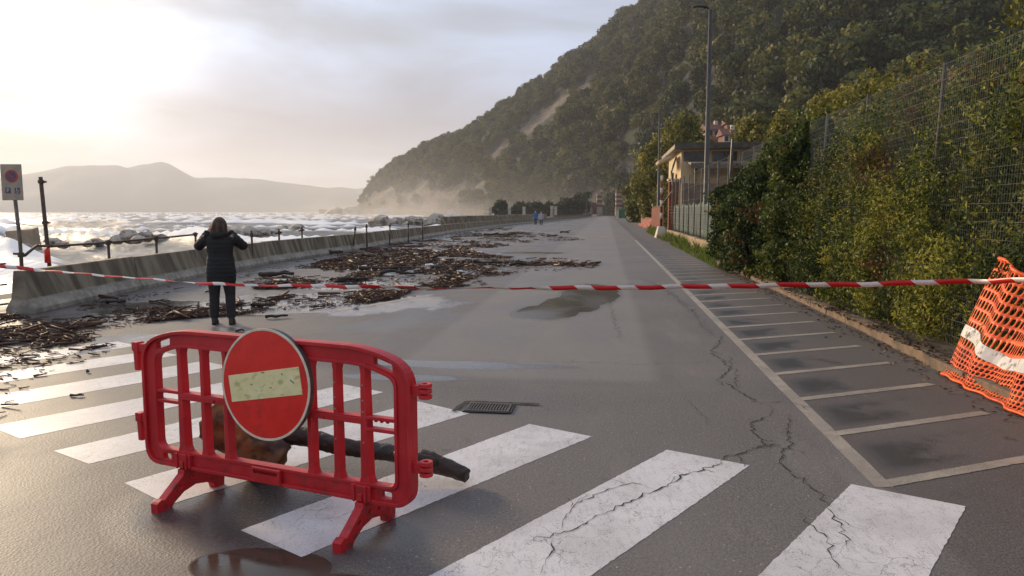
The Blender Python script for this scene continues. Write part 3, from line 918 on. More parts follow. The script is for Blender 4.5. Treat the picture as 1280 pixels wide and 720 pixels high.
# ---- hill
SKY = [(330, 262), (420, 262), (440, 259), (447, 257), (455, 248), (460, 238), (470, 227), (481, 217), (496, 205), (515, 194), (534, 184), (560, 173), (582, 167), (592, 160), (616, 143), (642, 125), (665, 108), (684, 97), (702, 80), (725, 70), (744, 54), (759, 38), (781, 20), (800, 15), (815, 4), (840, -20), (900, -66), (1000, -110), (1150, -145), (1350, -160), (1700, -120), (2200, -20), (2700, 40)]
RID = [(330, 1020), (440, 900), (447, 880), (560, 800), (700, 720), (815, 670), (1000, 600), (1300, 540), (2000, 620), (2700, 700)]
FOOT = [(330, 1000), (440, 860), (455, 820), (480, 690), (520, 590), (560, 510), (620, 430), (680, 385), (740, 345), (800, 285), (850, 225), (900, 175), (960, 145), (1050, 125), (1300, 112), (2700, 140)]
def interp(tab, x):
    t = np.array(tab, float)
    return np.interp(x, t[:, 0], t[:, 1])
def hill_grid():
    U = np.concatenate([np.linspace(400, 700, 160), np.linspace(702, 1350, 260), np.linspace(1360, 2700, 70)])
    W = np.concatenate([np.linspace(-.04, 1, 150), np.linspace(1.03, 1.9, 24)])
    u, v = np.meshgrid(U, W, indexing='ij')
    fo, ri = interp(FOOT, u), interp(RID, u)
    z_top = CAM_H + (HOR - interp(SKY, u) - np.interp(u, [430, 470, 600, 820], [0, 2, 6, 12])) / F * ri
    D = fo + (ri - fo) * v
    k = (u - 640) / F
    X, Y = k * D, D
    vv = np.clip(v, 0, 1)
    z = (z_top + 3) * (vv ** 1.06 + .10 * np.sin(vv * math.pi)) - 3
    back = np.clip(v - 1, 0, 2)
    z = z - back * back * z_top * 1.1 - back * 12
    gul = fbm(X / 75 + 31, Y / 75 + 11, 4, 21) - .5
    g2 = fbm(X / 22 + 3, Y / 22 + 7, 4, 22) - .5
    rough_ = np.clip(vv * 5, 0, 1) * np.clip((1.02 - np.minimum(v, 1)) * 5, 0, 1)
    left = np.clip((700 - u) / 250, 0, 1)
    z = z + rough_ * np.clip(z_top / 90, .2, 1) * (24 * gul + (7 + 9 * left) * g2)
    z = np.where(v < 0, -5.5, z)
    return U, W, X, Y, z, u, v
def pix_of(X, Y, Z):
    dz = Z - CAM_H
    c_, s_ = math.cos(PITCH), math.sin(PITCH)
    fw = Y * c_ - dz * s_
    up = Y * s_ + dz * c_
    return 640 + F * X / fw, 360 - F * up / fw
def seg_d(px, py, a, b):
    ax, ay = a
    bx, by = b
    t = np.clip(((px - ax) * (bx - ax) + (py - ay) * (by - ay)) / ((bx - ax) ** 2 + (by - ay) ** 2), 0, 1)
    return np.hypot(px - ax - t * (bx - ax), py - ay - t * (by - ay)), t
def rock_mask(X, Y, Z):
    px, py = pix_of(X, Y, Z)
    n = fbm(px / 9, py / 9, 4, 41) - .5
    r = np.zeros_like(px)
    for a, b, w_ in (((655, 164), (690, 137), 8.5), ((690, 137), (732, 108), 5.5), ((734, 112), (737, 98), 6.5), ((612, 200), (634, 178), 5), ((600, 178), (612, 168), 2.5),
                     ((522, 236), (532, 224), 4.5), ((560, 246), (584, 226), 4.5), ((466, 250), (490, 236), 4), ((540, 252), (548, 240), 3.5), ((590, 240), (610, 222), 3)):
        dd, _ = seg_d(px, py, a, b)
        r = np.maximum(r, np.clip(1.25 - dd / w_ + 1.1 * n, 0, 1))
    cliff = np.clip((700 - px) / 160, 0, 1) * np.clip((py - 225 + (px - 455) * .02) / 22, 0, 1)
    r = np.maximum(r, np.clip(cliff * (.30 + 2.4 * n), 0, 1))
    r = np.maximum(r, np.clip((py - 259) / 4, 0, 1) * (px < 640))
    return r, px, py
def build_hill():
    U, W, X, Y, Z, u, v = hill_grid()
    r, px, py = rock_mask(X, Y, Z)
    nu, nw = u.shape
    idx = np.arange(nu * nw).reshape(nu, nw)
    Fc = np.stack([idx[:-1, :-1], idx[1:, :-1], idx[1:, 1:], idx[:-1, 1:]], -1).reshape(-1, 4)
    o = link('hill', npmesh('hill', np.stack([X, Y, Z], -1).reshape(-1, 3), Fc, r.ravel()), M['hill'], None, True)
    tag(o, kind='structure')
    return X, Y, Z, r, u, v
HX, HY, HZ, HR, HU, HV = build_hill()

# tree kinds of the wood, kept out of the scene itself and set out by geometry nodes
woods = bpy.data.collections.new('woodland_trees')
def wood_tree(seed, h, r_, nb, n, leaf, flat=1.0):
    g = random.Random(seed)
    bl = []
    for i in range(nb):
        a = g.uniform(0, 6.28)
        q = g.uniform(.0, .62) * r_
        zz = h * g.uniform(.42, .86)
        rr = r_ * g.uniform(.38, .62)
        bl.append((q * math.cos(a), q * math.sin(a), zz, rr, rr, rr * g.uniform(.75, 1.0) * flat))
    rng = np.random.default_rng(seed)
    P, N, bt, _ = blob_points(bl, n, rng, .25, .35)
    N = N / np.linalg.norm(N, axis=1, keepdims=True) + rng.normal(size=N.shape) * .55
    V, Fc = leaf_quads(P, N, leaf, leaf * .75, rng, .2)
    t = np.clip(.35 * bt + .3 + .2 * rng.normal(size=len(P)), 0, 1)
    mb = MB().tube([(0, 0, -1.5), (g.uniform(-.2, .2), 0, h * .3), (g.uniform(-.5, .5), g.uniform(-.4, .4), h * .7)], [r_ * .07, r_ * .05, r_ * .02], 5)
    n0 = len(V)
    me = bpy.data.meshes.new('woodland_tree')
    allV = np.concatenate([V, np.array(mb.v)])
    me = npmesh('woodland_tree', allV, np.concatenate([Fc, np.array([[i + n0 for i in f] for f in mb.f if len(f) == 4])]), np.concatenate([np.repeat(t, 4), np.zeros(len(mb.v))]))
    mi = np.zeros(len(me.polygons), np.int32)
    mi[len(Fc):] = 1
    me.materials.append(M['leaf_forest'])
    me.materials.append(M['bark'])
    me.polygons.foreach_set('material_index', mi)
    o = bpy.data.objects.new('woodland_tree', me)
    woods.objects.link(o)
for i, a in enumerate([(1, 9, 3.6, 9, 520, .95), (2, 11, 3.4, 10, 560, .95), (3, 7.5, 3.9, 9, 520, .95, .8), (4, 12, 3.0, 10, 540, .9), (5, 6.0, 3.2, 8, 420, .85), (6, 9.5, 4.4, 11, 640, 1.0, .7)]):
    wood_tree(*a)
def forest_points():
    rng = np.random.default_rng(5)
    nu, nw = HX.shape
    pts = []
    # area of each cell on the plan
    ax = HX[1:, :-1] - HX[:-1, :-1]; ay = HY[1:, :-1] - HY[:-1, :-1]
    bx = HX[:-1, 1:] - HX[:-1, :-1]; by = HY[:-1, 1:] - HY[:-1, :-1]
    area = np.abs(ax * by - ay * bx)
    umid = HU[:-1, :-1]; vmid = HV[:-1, :-1]
    dens = np.where(umid > 1500, .004, .034) * np.where(vmid > 1.1, .35, 1) * (vmid > .012)
    left = np.clip((720 - umid) / 200, 0, 1)
    dens = dens * (1 + .55 * left)
    lam = area * dens
    n = rng.poisson(lam)
    ii, jj = np.nonzero(n)
    rep = n[ii, jj]
    ii, jj = np.repeat(ii, rep), np.repeat(jj, rep)
    a, b = rng.random(len(ii)), rng.random(len(ii))
    def bl(G):
        return G[ii, jj] * (1 - a) * (1 - b) + G[ii + 1, jj] * a * (1 - b) + G[ii, jj + 1] * (1 - a) * b + G[ii + 1, jj + 1] * a * b
    X, Y, Z, r, u = bl(HX), bl(HY), bl(HZ), bl(HR), bl(HU)
    keep = (r < .33) & (Z > 1.0)
    for up in (4.0, 8.0):
        keep &= rock_mask(X, Y, Z + up)[0] < .45
    X, Y, Z, u = X[keep], Y[keep], Z[keep], u[keep]
    s = rng.uniform(.75, 1.6, len(X)) * np.where(u < 700, .78 - .15 * np.clip((700 - u) / 250, 0, 1), 1)
    return np.stack([X, Y, Z - .3], 1), s, rng.uniform(0, 6.28, len(X))
def build_forest():
    P, s, rot = forest_points()
    me = bpy.data.meshes.new('hillside_wood')
    me.vertices.add(len(P))
    me.vertices.foreach_set('co', P.astype(np.float32).ravel())
    for nm, val in (('scale', s), ('turn', rot)):
        a = me.attributes.new(nm, 'FLOAT', 'POINT')
        a.data.foreach_set('value', val.astype(np.float32))
    me.update()
    o = tag(link('hillside_wood', me), kind='stuff')
    ng = bpy.data.node_groups.new('set_out_trees', 'GeometryNodeTree')
    ng.interface.new_socket('Geometry', in_out='INPUT', socket_type='NodeSocketGeometry')
    ng.interface.new_socket('Geometry', in_out='OUTPUT', socket_type='NodeSocketGeometry')
    N, Lk = ng.nodes, ng.links
    gi, go = N.new('NodeGroupInput'), N.new('NodeGroupOutput')
    ci = N.new('GeometryNodeCollectionInfo')
    ci.inputs['Collection'].default_value = woods
    ci.inputs['Separate Children'].default_value = True
    ci.inputs['Reset Children'].default_value = True
    ip = N.new('GeometryNodeInstanceOnPoints')
    ip.inputs['Pick Instance'].default_value = True
    ri = N.new('FunctionNodeRandomValue')
    ri.data_type = 'INT'
    ri.inputs[4].default_value = 0
    ri.inputs[5].default_value = 5
    a1, a2 = N.new('GeometryNodeInputNamedAttribute'), N.new('GeometryNodeInputNamedAttribute')
    a1.inputs[0].default_value = 'scale'
    a2.inputs[0].default_value = 'turn'
    cx = N.new('ShaderNodeCombineXYZ')
    Lk.new(gi.outputs[0], ip.inputs['Points'])
    Lk.new(ci.outputs[0], ip.inputs['Instance'])
    Lk.new(ri.outputs[2], ip.inputs['Instance Index'])
    Lk.new(a2.outputs[0], cx.inputs[2])
    Lk.new(cx.outputs[0], ip.inputs['Rotation'])
    Lk.new(a1.outputs[0], ip.inputs['Scale'])
    Lk.new(ip.outputs[0], go.inputs[0])
    o.modifiers.new('trees', 'NODES').node_group = ng
    print('wood trees', len(P))
build_forest()

# ---- far mountains over the bay
def far_mountains():
    tab = [(-560, 262), (-400, 250), (-250, 236), (-120, 228), (0, 222), (56, 214), (90, 207), (120, 206), (150, 205.5), (165, 209), (182, 205), (199, 202.5), (208, 202), (216, 204), (232, 213), (247, 221), (262, 221), (277, 220.5), (330, 223), (356, 227), (409, 234), (427, 232.5), (446, 235), (470, 233), (520, 238), (700, 250)]
    U = np.linspace(-560, 700, 420)
    W = np.linspace(0, 2, 40)
    u, v = np.meshgrid(U, W, indexing='ij')
    D = 4300 + 800 * v
    kk = (u - 640) / F
    top = (HOR - interp(tab, u)) / F * 5100 + CAM_H
    top = top + 9 * (fbm(u / 12, u * 0, 4, 61) - .5)
    prof = np.where(v <= 1, v ** .8, np.clip(2 - v, 0, 1))
    z = top * prof + 60 * prof * (1 - prof) * 4 * (fbm(kk * D / 300, D / 300, 4, 60) - .5) - 4
    V = np.stack([kk * D, D, z], -1).reshape(-1, 3)
    idx = np.arange(u.size).reshape(u.shape)
    Fc = np.stack([idx[:-1, :-1], idx[1:, :-1], idx[1:, 1:], idx[:-1, 1:]], -1).reshape(-1, 4)
    tag(link('distant_mountains', npmesh('distant_mountains', V, Fc), M['far_hill'], None, True), kind='structure')
far_mountains()

ORD = 'first second third fourth fifth sixth seventh eighth ninth tenth eleventh twelfth thirteenth fourteenth fifteenth sixteenth seventeenth eighteenth nineteenth twentieth'.split()
ORD += ['twenty-' + k for k in ORD[:9]]
# ================================================================== CONCRETE BARRIERS ALONG THE SEA
def barrier_profile():
    p = [(-.24, 0), (-.24, .09), (-.14, .26), (-.08, .72), (.08, .72), (.14, .26), (.24, .09), (.24, 0)]
    return list(reversed(p))
bars = None
def sea_block(L):
    mb = MB().extrude(barrier_profile(), -L / 2, L / 2)
    return mb
blk = sea_block(3.96)
me_blk = blk.build('concrete_barrier', M['concrete'], bevel=.012, seg=1)
def polyline_pts(pts, step):
    """Points every step metres along a polyline, with headings."""
    P = [rd(c, s) for c, s in pts]
    out, i, pos = [], 0, P[0].copy()
    while True:
        need = step
        q, j = pos.copy(), i
        while j < len(P) - 1:
            dv = P[j + 1] - q
            if dv.length >= need:
                q = q + dv.normalized() * need
                break
            need -= dv.length
            q = P[j + 1].copy()
            j += 1
        else:
            break
        out.append((pos, q.copy()))
        pos, i = q, j
    return out
# face line measured at the toe; the axis of the blocks lies 0.3 m further left
toe = [(-9.30, 11.0), (-9.68, 13), (-10.15, 16), (-10.75, 20.5), (-10.8, 24), (-10.75, 30), (-11.0, 38), (-11.5, 48), (-12.0, 57), (-12.0, 75), (-11.7, 92), (-9.4, 125), (-8.4, 145), (-6.2, 200), (-5.4, 245)]
segs = polyline_pts([(c - .24, s) for c, s in toe], 4.0)
for i, (a, b) in enumerate(segs):
    o = me_blk if i == 0 else me_blk.copy()
    if i:
        COL.objects.link(o)
    dv = b - a
    o.location = (a + b) / 2 + Vector((rg.uniform(-.015, .015), rg.uniform(-.015, .015), -.01 + rg.uniform(-.012, .012)))
    o.rotation_euler = (0, 0, math.atan2(dv.y, dv.x) + rg.uniform(-.006, .006))
    lab = ("stained grey concrete road barrier at the near end of the row, its end face showing" if i == 0 else
           "concrete barrier second from the near end, beside the leaning pole" if i == 1 else
           "concrete barrier standing just past the second one, left of the woman in black" if i == 2 else
           "far concrete barrier right beside the two distant walkers" if i == 22 else
           "stained concrete road barrier, %s from the near end of the row" % ORD[i] if i < 22 else
           "stained concrete road barrier in the far stretch of the long row")
    tag(o, lab, 'barrier', 'concrete road barriers along the sea front')

# old sea wall and white fence further along
def wall_run(name, pts, h, wd, mat, label, cat):
    V, Fs = [], []
    P = [rd(c, s) for c, s in pts]
    n = len(P)
    for i, p in enumerate(P):
        t = (P[min(i + 1, n - 1)] - P[max(i - 1, 0)]).normalized()
        nn = Vector((-t.y, t.x, 0)) * wd / 2
        V += [p + nn + Vector((0, 0, -.5)), p + nn + Vector((0, 0, h)), p - nn + Vector((0, 0, h)), p - nn + Vector((0, 0, -.5))]
    for i in range(n - 1):
        a, b = 4 * i, 4 * i + 4
        for k in range(4):
            k2 = (k + 1) % 4
            Fs.append((a + k, b + k, b + k2, a + k2))
    Fs += [(0, 1, 2, 3), (4 * n - 1, 4 * n - 2, 4 * n - 3, 4 * n - 4)]
    o = MB().add(V, Fs).build(name, mat, bevel=.03)
    return tag(o, label, cat)
wall_run('sea_wall', [(-15.0, 68), (-15.0, 90), (-13.6, 120), (-12.2, 150)], 1.22, .6, M['concrete'], 'low brown sea wall rising behind the far end of the concrete barriers', 'wall')
wall_run('garden_wall', [(-13.5, 196), (-9, 236), (-6.8, 268), (-6.4, 286)], .75, .5, M['brown_wall'], 'low garden wall running up to the striped gate pillars', 'wall')
for i, (px, zt) in enumerate([(613, 3.1), (637, 3.1), (655, 3.2), (690, 3.6), (694.5, 3.4), (769 - 36, 2.4)]):
    Yp = 232 if i < 3 else (250 if i < 5 else 280)
    p = atY(px, 268, Yp)
    t = empty('fence_pillar', (p.x, p.y, 0))
    MB().box((0, 0, zt / 2 - .2), (.9, .9, zt)).build('shaft', M['white_post'], t, bevel=.04)
    MB().box((0, 0, zt - .1), (1.15, 1.15, .22)).build('cap', M['white_post'], t, bevel=.04)
    tag(t, 'pale masonry pillar of the distant garden fence beyond the sea wall', 'pillar', 'pale pillars of the distant garden fence')
fr = tag(empty('garden_railing'), 'thin dark railing between the pale garden pillars far away', 'railing')
mb = MB()
Pr = [atY(605, 268, 228), atY(655, 268, 233), atY(694, 268, 250), atY(733, 268, 279)]
for h in (1.0, 2.4):
    for a, b in zip(Pr, Pr[1:]):
        mb.tube([Vector((a.x, a.y, h)), Vector((b.x, b.y, h))], .05, 4)
mb.build('rail', M['steel_dark'], fr)
mb = MB()
for a, b in zip(Pr, Pr[1:]):
    n = int((b - a).length / .45)
    for k in range(n):
        q = a.lerp(b, k / n)
        mb.tube([Vector((q.x, q.y, .6)), Vector((q.x, q.y, 2.5))], .025, 3, False)
o = mb.build('railing_bar', M['steel_dark'], fr)
o['kind'] = 'stuff'

# ================================================================== SCAFFOLD-TUBE RAIL, POLES, NO-PARKING SIGN
def collar(mb, p, r=.042, h=.09):
    mb.tube([Vector(p) - Vector((0, 0, h / 2)), Vector(p) + Vector((0, 0, h / 2))], r, 8)
rail = tag(empty('tube_railing'), 'rusty scaffold tube handrail on short posts along the top of the near concrete barriers', 'railing')
Pp = [Vector((-8.34, 12.72, 0)), Vector((-8.8, 14.2, 0)), Vector((-8.62, 15.9, 0)), Vector((-8.55, 17.9, 0)), Vector((-8.62, 20.3, 0))]
hz = [.93, 1.02, 1.02, 1.04, 1.06]
top = [Vector((p.x, p.y, z)) for p, z in zip(Pp, hz)]
top.insert(1, top[0].lerp(top[1], .45) + Vector((0, 0, .10)))
MB().tube(top, .024, 8).build('rail', M['rust_pipe'], rail, True)
for i, (p, z) in enumerate(zip(Pp, hz)):
    if i >= 2:
        MB().tube([(p.x, p.y, -.03), (p.x, p.y, z + .06)], .03, 8).build('post', M['rust_pipe'], rail, True)
        mb = MB()
        collar(mb, (p.x, p.y, z), .05, .1)
        mb.tube([(p.x - .07, p.y, z + .02), (p.x + .07, p.y, z + .02)], .02, 6)
        mb.build('clamp', M['rust_pipe'], rail)
for z in (.78, .42, .08):
    MB().tube([(-9.6, 10.2, z - .02), (-8.8, 12.9, z)], .016, 6).build('lower_rail', M['rust_pipe'], rail)

pole = empty('leaning_pole', (-8.76, 14.1, 0))
tag(pole, 'tall rusty pole leaning seaward behind the first concrete barrier', 'pole')
MB().tube([(0, 0, -.03), (-.15, .1, 2.33)], .036, 10).build('shaft', M['rust_pipe'], pole, True)
mb = MB()
for z in (2.24, 1.47, 1.03):
    q = Vector((-.15 * z / 2.33, .1 * z / 2.33, z))
    collar(mb, q, .055, .06)
    mb.tube([q, q + Vector((.1, 0, .0))], .018, 6)
mb.build('clamp', M['rust_pipe'], pole)['kind'] = 'stuff'
MB().tube([(.0, -.09, .72), (.005, -.09, .95), (.0, -.07, 1.02)], [.05, .05, .015], 10).build('red_marker_lamp', M['sign_red'], pole, True)

sp_ = empty('no_parking_sign', (-8.34, 12.6, 0), R(4))
tag(sp_, 'pale rectangular no parking sign on a pole at the end of the barriers', 'sign')
MB().tube([(0, .03, -.03), (0, .03, 1.2), (-.06, .03, 2.45)], .03, 10).build('post', M['steel_grey'], sp_, True)
pnl = MB().box((-.05, 0, 2.17), (.34, .018, .60)).build('panel', M['white_panel'], sp_, bevel=.006)
vs, fs = shape2d([circle(-.045, 2.27, .105), circle(-.045, 2.27, .078)], .004)
MB().add([(x, y - .012, z) for x, y, z in vs], fs).build('red_ring', M['red_print'], pnl)
vs, fs = shape2d([circle(-.045, 2.27, .078)], .003)
MB().add([(x, y - .0115, z) for x, y, z in vs], fs).build('blue_disc', M['blue_print'], pnl)
mb = MB()
mb.box((-.045, -.0145, 2.27), (.165, .003, .022), Matrix.Rotation(R(45), 3, 'Y'))
mb.build('red_bar', M['red_print'], pnl)
for x, ch in ((-.115, 'P'), (.035, None)):
    vs, fs = shape2d([rounded([(x - .043, 1.985), (x + .043, 1.985), (x + .043, 2.08), (x - .043, 2.08)], .006)], .003)
    sq_ = MB().add([(a, b - .0115, c) for a, b, c in vs], fs).build('blue_square', M['blue_print'], pnl)
    if ch:
        vs, fs = text_mesh('P', .085)
        MB().add([(a + x, b - .0145, c + 2.032) for a, b, c in vs], fs).build('letter', M['white_print'], pnl)
    else:
        mb = MB()
        vs, fs = shape2d([circle(x, 2.015, .024, 16), circle(x, 2.015, .017, 16)], .002)
        mb.add([(a, b - .0145, c) for a, b, c in vs], fs)
        mb.box((x - .006, -.0145, 2.045), (.012, .002, .036), Matrix.Rotation(R(-12), 3, 'Y'))
        mb.box((x + .010, -.0145, 2.03), (.034, .002, .010))
        vs, fs = shape2d([circle(x - .012, 2.070, .008, 12)], .002)
        mb.add([(a, b - .0145, c) for a, b, c in vs], fs)
        mb.build('wheelchair_symbol', M['white_print'], pnl)
for k, (dz) in enumerate((.9, 1.0)):
    pass
mb = MB()
collar(mb, (0, .03, .95), .05, .08)
mb.tube([(-.12, .03, .97), (.1, .03, .95)], .02, 6)
mb.build('clamp', M['rust_pipe'], sp_)

# lone short posts along the barrier row
for i, (px, ztop, Yp) in enumerate([(320, 1.1, 23.0), (353.5, 1.1, 25.2), (382, 1.13, 27.6), (444, 1.05, 32.2), (462, 1.12, 34), (490, 1.1, 37.5), (513, 1.08, 41), (531, 1.1, 45)]):
    p = atY(px, 300, Yp)
    t = empty('short_post', (p.x - .12, p.y, 0))
    ln = rg.uniform(-.03, .03) + (.13 if i == 3 else 0)
    MB().tube([(0, 0, -.03), (ln, 0, ztop)], .034, 8).build('shaft', M['rust_pipe'], t, True)
    mb = MB()
    collar(mb, (ln * .85, 0, ztop - .13), .055, .1)
    if i in (1, 2):
        mb.tube([(ln * .85 - .12, 0, ztop - .16), (ln * .85 + .1, 0, ztop - .12)], .03, 6)
    mb.build('clamp', M['rust_pipe'], t)
    tag(t, ['bare rusty post behind the barriers, next one past the woman', 'rusty post with a crooked clamp, second past the woman', 'rusty post with a stubby clamp, third past the woman', 'thin rusty post tilting over behind the barriers'][i] if i < 4 else 'small rusty post poking up behind the far barriers', 'post', 'lone posts behind the concrete barriers')

# ================================================================== ROCKS IN THE SEA
rocks = []
for i in range(6):
    mb = MB().ico((0, 0, 0), 1.0, 3, .30, 100 + i, (1.25, 1.0, .72), 1.3)
    rocks.append(mb.build('boulder', M['rock'], None, i % 2 == 0))
used = set()
def boulder(p, size, lab=None):
    i = rg.randrange(6)
    if i in used:
        o = rocks[i].copy()
        COL.objects.link(o)
    else:
        o = rocks[i]
        used.add(i)
    o.location = p
    o.scale = (size * rg.uniform(.8, 1.3), size * rg.uniform(.8, 1.2), size * rg.uniform(.75, 1.15))
    o.rotation_euler = (rg.uniform(-.3, .3), rg.uniform(-.3, .3), rg.uniform(0, 6.28))
    tag(o, lab or 'rounded grey boulder of the breakwater lying in white foam', 'boulder', 'boulders of the breakwater')
BL = [(6, 300, 70, 1.6), (14, 296, 72, 1.3), (28, 304, 66, 1.2), (-14, 298, 74, 1.7), (40, 306, 68, 1.0), (0, 306, 64, 1.2), (-30, 303, 66, 1.5),
                       (66, 299, 80, 1.15), (78, 306, 76, .9), (110, 305, 84, 1.0), (122, 303, 86, 1.2), (146, 300, 88, 1.3), (163, 295, 92, 1.9), (182, 294, 95, 1.7), (172, 300, 88, 1.3), (202, 299, 96, 1.5), (212, 298, 100, 1.3), (222, 299, 102, 1.2),
                       (232, 297, 104, 1.3), (292, 288, 112, 1.9), (300, 293, 108, 1.8), (311, 290, 115, 2.0), (321, 292, 118, 1.8), (333, 291, 120, 1.7), (344, 292, 122, 1.5), (352, 289, 128, 2.0), (364, 291, 128, 1.7), (372, 286, 134, 2.4), (381, 290, 132, 1.9), (391, 291, 136, 1.6), (402, 290, 140, 1.8), (412, 291, 142, 1.4), (420, 290, 146, 1.4), (432, 290, 150, 1.1), (283, 294, 104, 1.6), (274, 296, 102, 1.4),
                       (262, 297, 104, 1.3), (252, 296, 106, 1.2), (242, 298, 104, 1.1)]
BL.sort()
cnt = {}
for px, py, Yd, sz in BL:
    p = atY(px, py, Yd)
    zone = 'before the leaning pole' if px < 52 else 'between leaning pole and woman' if px < 243 else 'hidden by the woman' if px < 285 else 'past the woman'
    k = cnt[zone] = cnt.get(zone, -1) + 1
    boulder((p.x, p.y, max(-2.7, min(p.z, -1.5))), sz * .6, 'pale rounded boulder in foam %s, %s from the left' % (zone, ORD[k]))
for k in range(34):
    px = rg.uniform(470, 556)
    Yd = 165 + (px - 470) * .9 + rg.uniform(-10, 10)
    p = atY(px, 278, Yd)
    boulder((p.x, p.y, rg.uniform(-2.4, -.6)), rg.uniform(1.2, 2.2), 'dark boulder heaped off the far end of the sea wall')
for px, Yd, sz in [(415, 850, 7), (420, 850, 10), (427, 852, 8), (433, 850, 8), (440, 850, 12), (446, 850, 14)]:
    p = atY(px, 262.5, Yd)
    boulder((p.x, p.y, -2), sz, 'low rock of the spit at the tip of the headland')
cb = MB().box((0, 0, 0), (2.2, 2.0, 2.2)).build('concrete_block', M['block'], None, bevel=.06)
p = atY(30, 300, 68)
cb.location = (p.x, p.y, -1.0)
cb.rotation_euler = (R(4), R(-5), R(20))
tag(cb, 'square pale concrete block among the boulders behind the no parking sign', 'block')

# spray thrown up where waves break
def spray(name, px, py, Yd, wdt, hgt, n, seed, label=None):
    rng = np.random.default_rng(seed)
    p = atY(px, py, Yd)
    j = rng.integers(0, 7, n)
    cx = rng.normal(0, .5, 7)
    ch = rng.uniform(.35, 1, 7)
    q = rng.random(n) ** .8
    x = cx[j] * wdt * .6 + rng.normal(0, .16, n) * wdt * (.4 + q)
    z = ch[j] * hgt * q * (1 + .1 * rng.normal(size=n))
    y = rng.normal(0, wdt * .2, n)
    P = np.stack([x, y, z], 1)
    V, Fc = leaf_quads(P, rng.normal(size=(n, 3)), hgt * .05, hgt * .045, rng, 0)
    o = link(name, npmesh(name, V, Fc), M['spray'])
    o.location = (p.x, p.y, -2.2)
    tag(o, kind='stuff')
spray('sea_spray', 481, 266, 520, 11, 7, 2200, 1)
spray('sea_spray', 548, 266, 250, 3.2, 4.2, 1600, 2)
spray('sea_spray', 570, 266, 260, 4.5, 4.8, 2200, 3)
spray('sea_spray', 510, 267, 330, 8, 3.0, 1500, 4)
spray('sea_spray', 240, 285, 120, 5, 2.2, 1500, 5)
spray('sea_spray', 320, 284, 135, 5, 2.0, 1200, 6)
spray('sea_spray', 205, 282, 170, 7, 2.2, 1200, 8)

# ================================================================== RIGHT SIDE: FENCE, HEDGE, LAMPS
def mesh_fence(name, c0, s_list, h, label, lean=0.0, hstep=.1, wr=.0028, vstep=.05, z0=.05, post_r=.03):
    f = tag(empty(name), label, 'fence')
    for i, s_ in enumerate(s_list):
        a = rd(c0, s_, z0 - .1)
        b = rd(c0 + lean * rg.uniform(.6, 1.4), s_ + rg.uniform(-.06, .06), h + .05)
        MB().tube([a, b], post_r, 8).build('fence_post', M['post_brown'], f, True)
    mb = MB()
    nrow = int((h - z0) / hstep)
    tri = lambda a, b, r: mb.tube([a, b], r, 3, False)
    for k in range(nrow + 1):
        z = z0 + (h - z0) * k / nrow
        dbl = k % 6 == 0
        for a, b in zip(s_list, s_list[1:]):
            l = lean * (z / h)
            pa, pb = rd(c0 - .04 + l, a, z), rd(c0 - .04 + l, b, z)
            pm_ = pa.lerp(pb, .5) + Vector((0, 0, rg.uniform(-.012, .006)))
            tri(pa, pm_, wr * (1.7 if k % 2 else .7))
            tri(pm_, pb, wr * (1.7 if k % 2 else .7))
    o = mb.build('horizontal_wire', M['wire'], f)
    o['kind'] = 'stuff'
    mb = MB()
    n = int((s_list[-1] - s_list[0]) / vstep)
    for k in range(n + 1):
        s_ = s_list[0] + (s_list[-1] - s_list[0]) * k / n
        mb.tube([rd(c0 - .045, s_, z0), rd(c0 - .045 + lean, s_, h)], wr * .55, 3, False)
    o = mb.build('vertical_wire', M['wire'], f)
    o['kind'] = 'stuff'
    return f
mesh_fence('mesh_fence', 4.28, [2.0, 5.0, 8.0, 10.7, 13.5, 16.0, 18.6, 21.1, 23.4, 25.4], 3.6, 'tall wire mesh fence on steel posts with the green hedge growing through it', .12, .1, .0026, .055, .05, .025)
mesh_fence('netted_fence', 4.05, [26.0, 28.4, 30.8, 33.2, 35.6, 38.0, 40.4, 42.8, 45.2, 47.6], 3.5, 'tall fence on the low wall hung with dark green shade netting', .0, .3, .0035, .3)
brace = MB().tube([rd(4.05, 7.75, 0), rd(4.9, 7.1, 3.2)], .028, 8).build('brace_pole', M['steel_grey'], None, True)
tag(brace, 'thin metal pole slanting up from the orange net across the mesh fence', 'pole')
MBn = MB()
wl = tag(empty('low_wall'), 'low sandy wall carrying the netted fence beyond the bush', 'wall')
for k in range(9):
    a, b = rd(3.95, 25.8 + k * 2.5), rd(3.95, 25.8 + (k + 1) * 2.5 - .02)
    dv = b - a
    MB().box(((a + b) / 2) + Vector((0, 0, .24)), (.26, dv.length, .58 + rg.uniform(-.02, .02)), Matrix.Rotation(-YAW, 3, 'Z')).build('wall_block', M['lowwall'], wl, bevel=.025)
# green netting: a hanging sheet with ripples, torn lower edge
def netting(name, c0, s0, s1, z0, z1, mat, label, cat, amp=.05, n=60):
    V, Fs = [], []
    for i in range(n + 1):
        for j in range(9):
            s_ = s0 + (s1 - s0) * i / n
            z = z0 + (z1 - z0) * j / 8 + (.06 * math.sin(i * .9) if j == 8 else 0)
            V.append(rd(c0 + amp * math.sin(i * 1.3 + j * .5) * .6 + amp * math.sin(i * .37), s_, z))
    for i in range(n):
        for j in range(8):
            a = i * 9 + j
            Fs.append((a, a + 9, a + 10, a + 1))
    o = MB().add(V, Fs).build(name, mat, None, True)
    md = o.modifiers.new('thickness', 'SOLIDIFY')
    md.thickness = .006
    return tag(o, label, cat)
netting('shade_netting', 4.18, 26.2, 47.4, .5, 2.05, M['green_net'], 'dark green shade netting hung along the lower half of the far fence', 'netting')

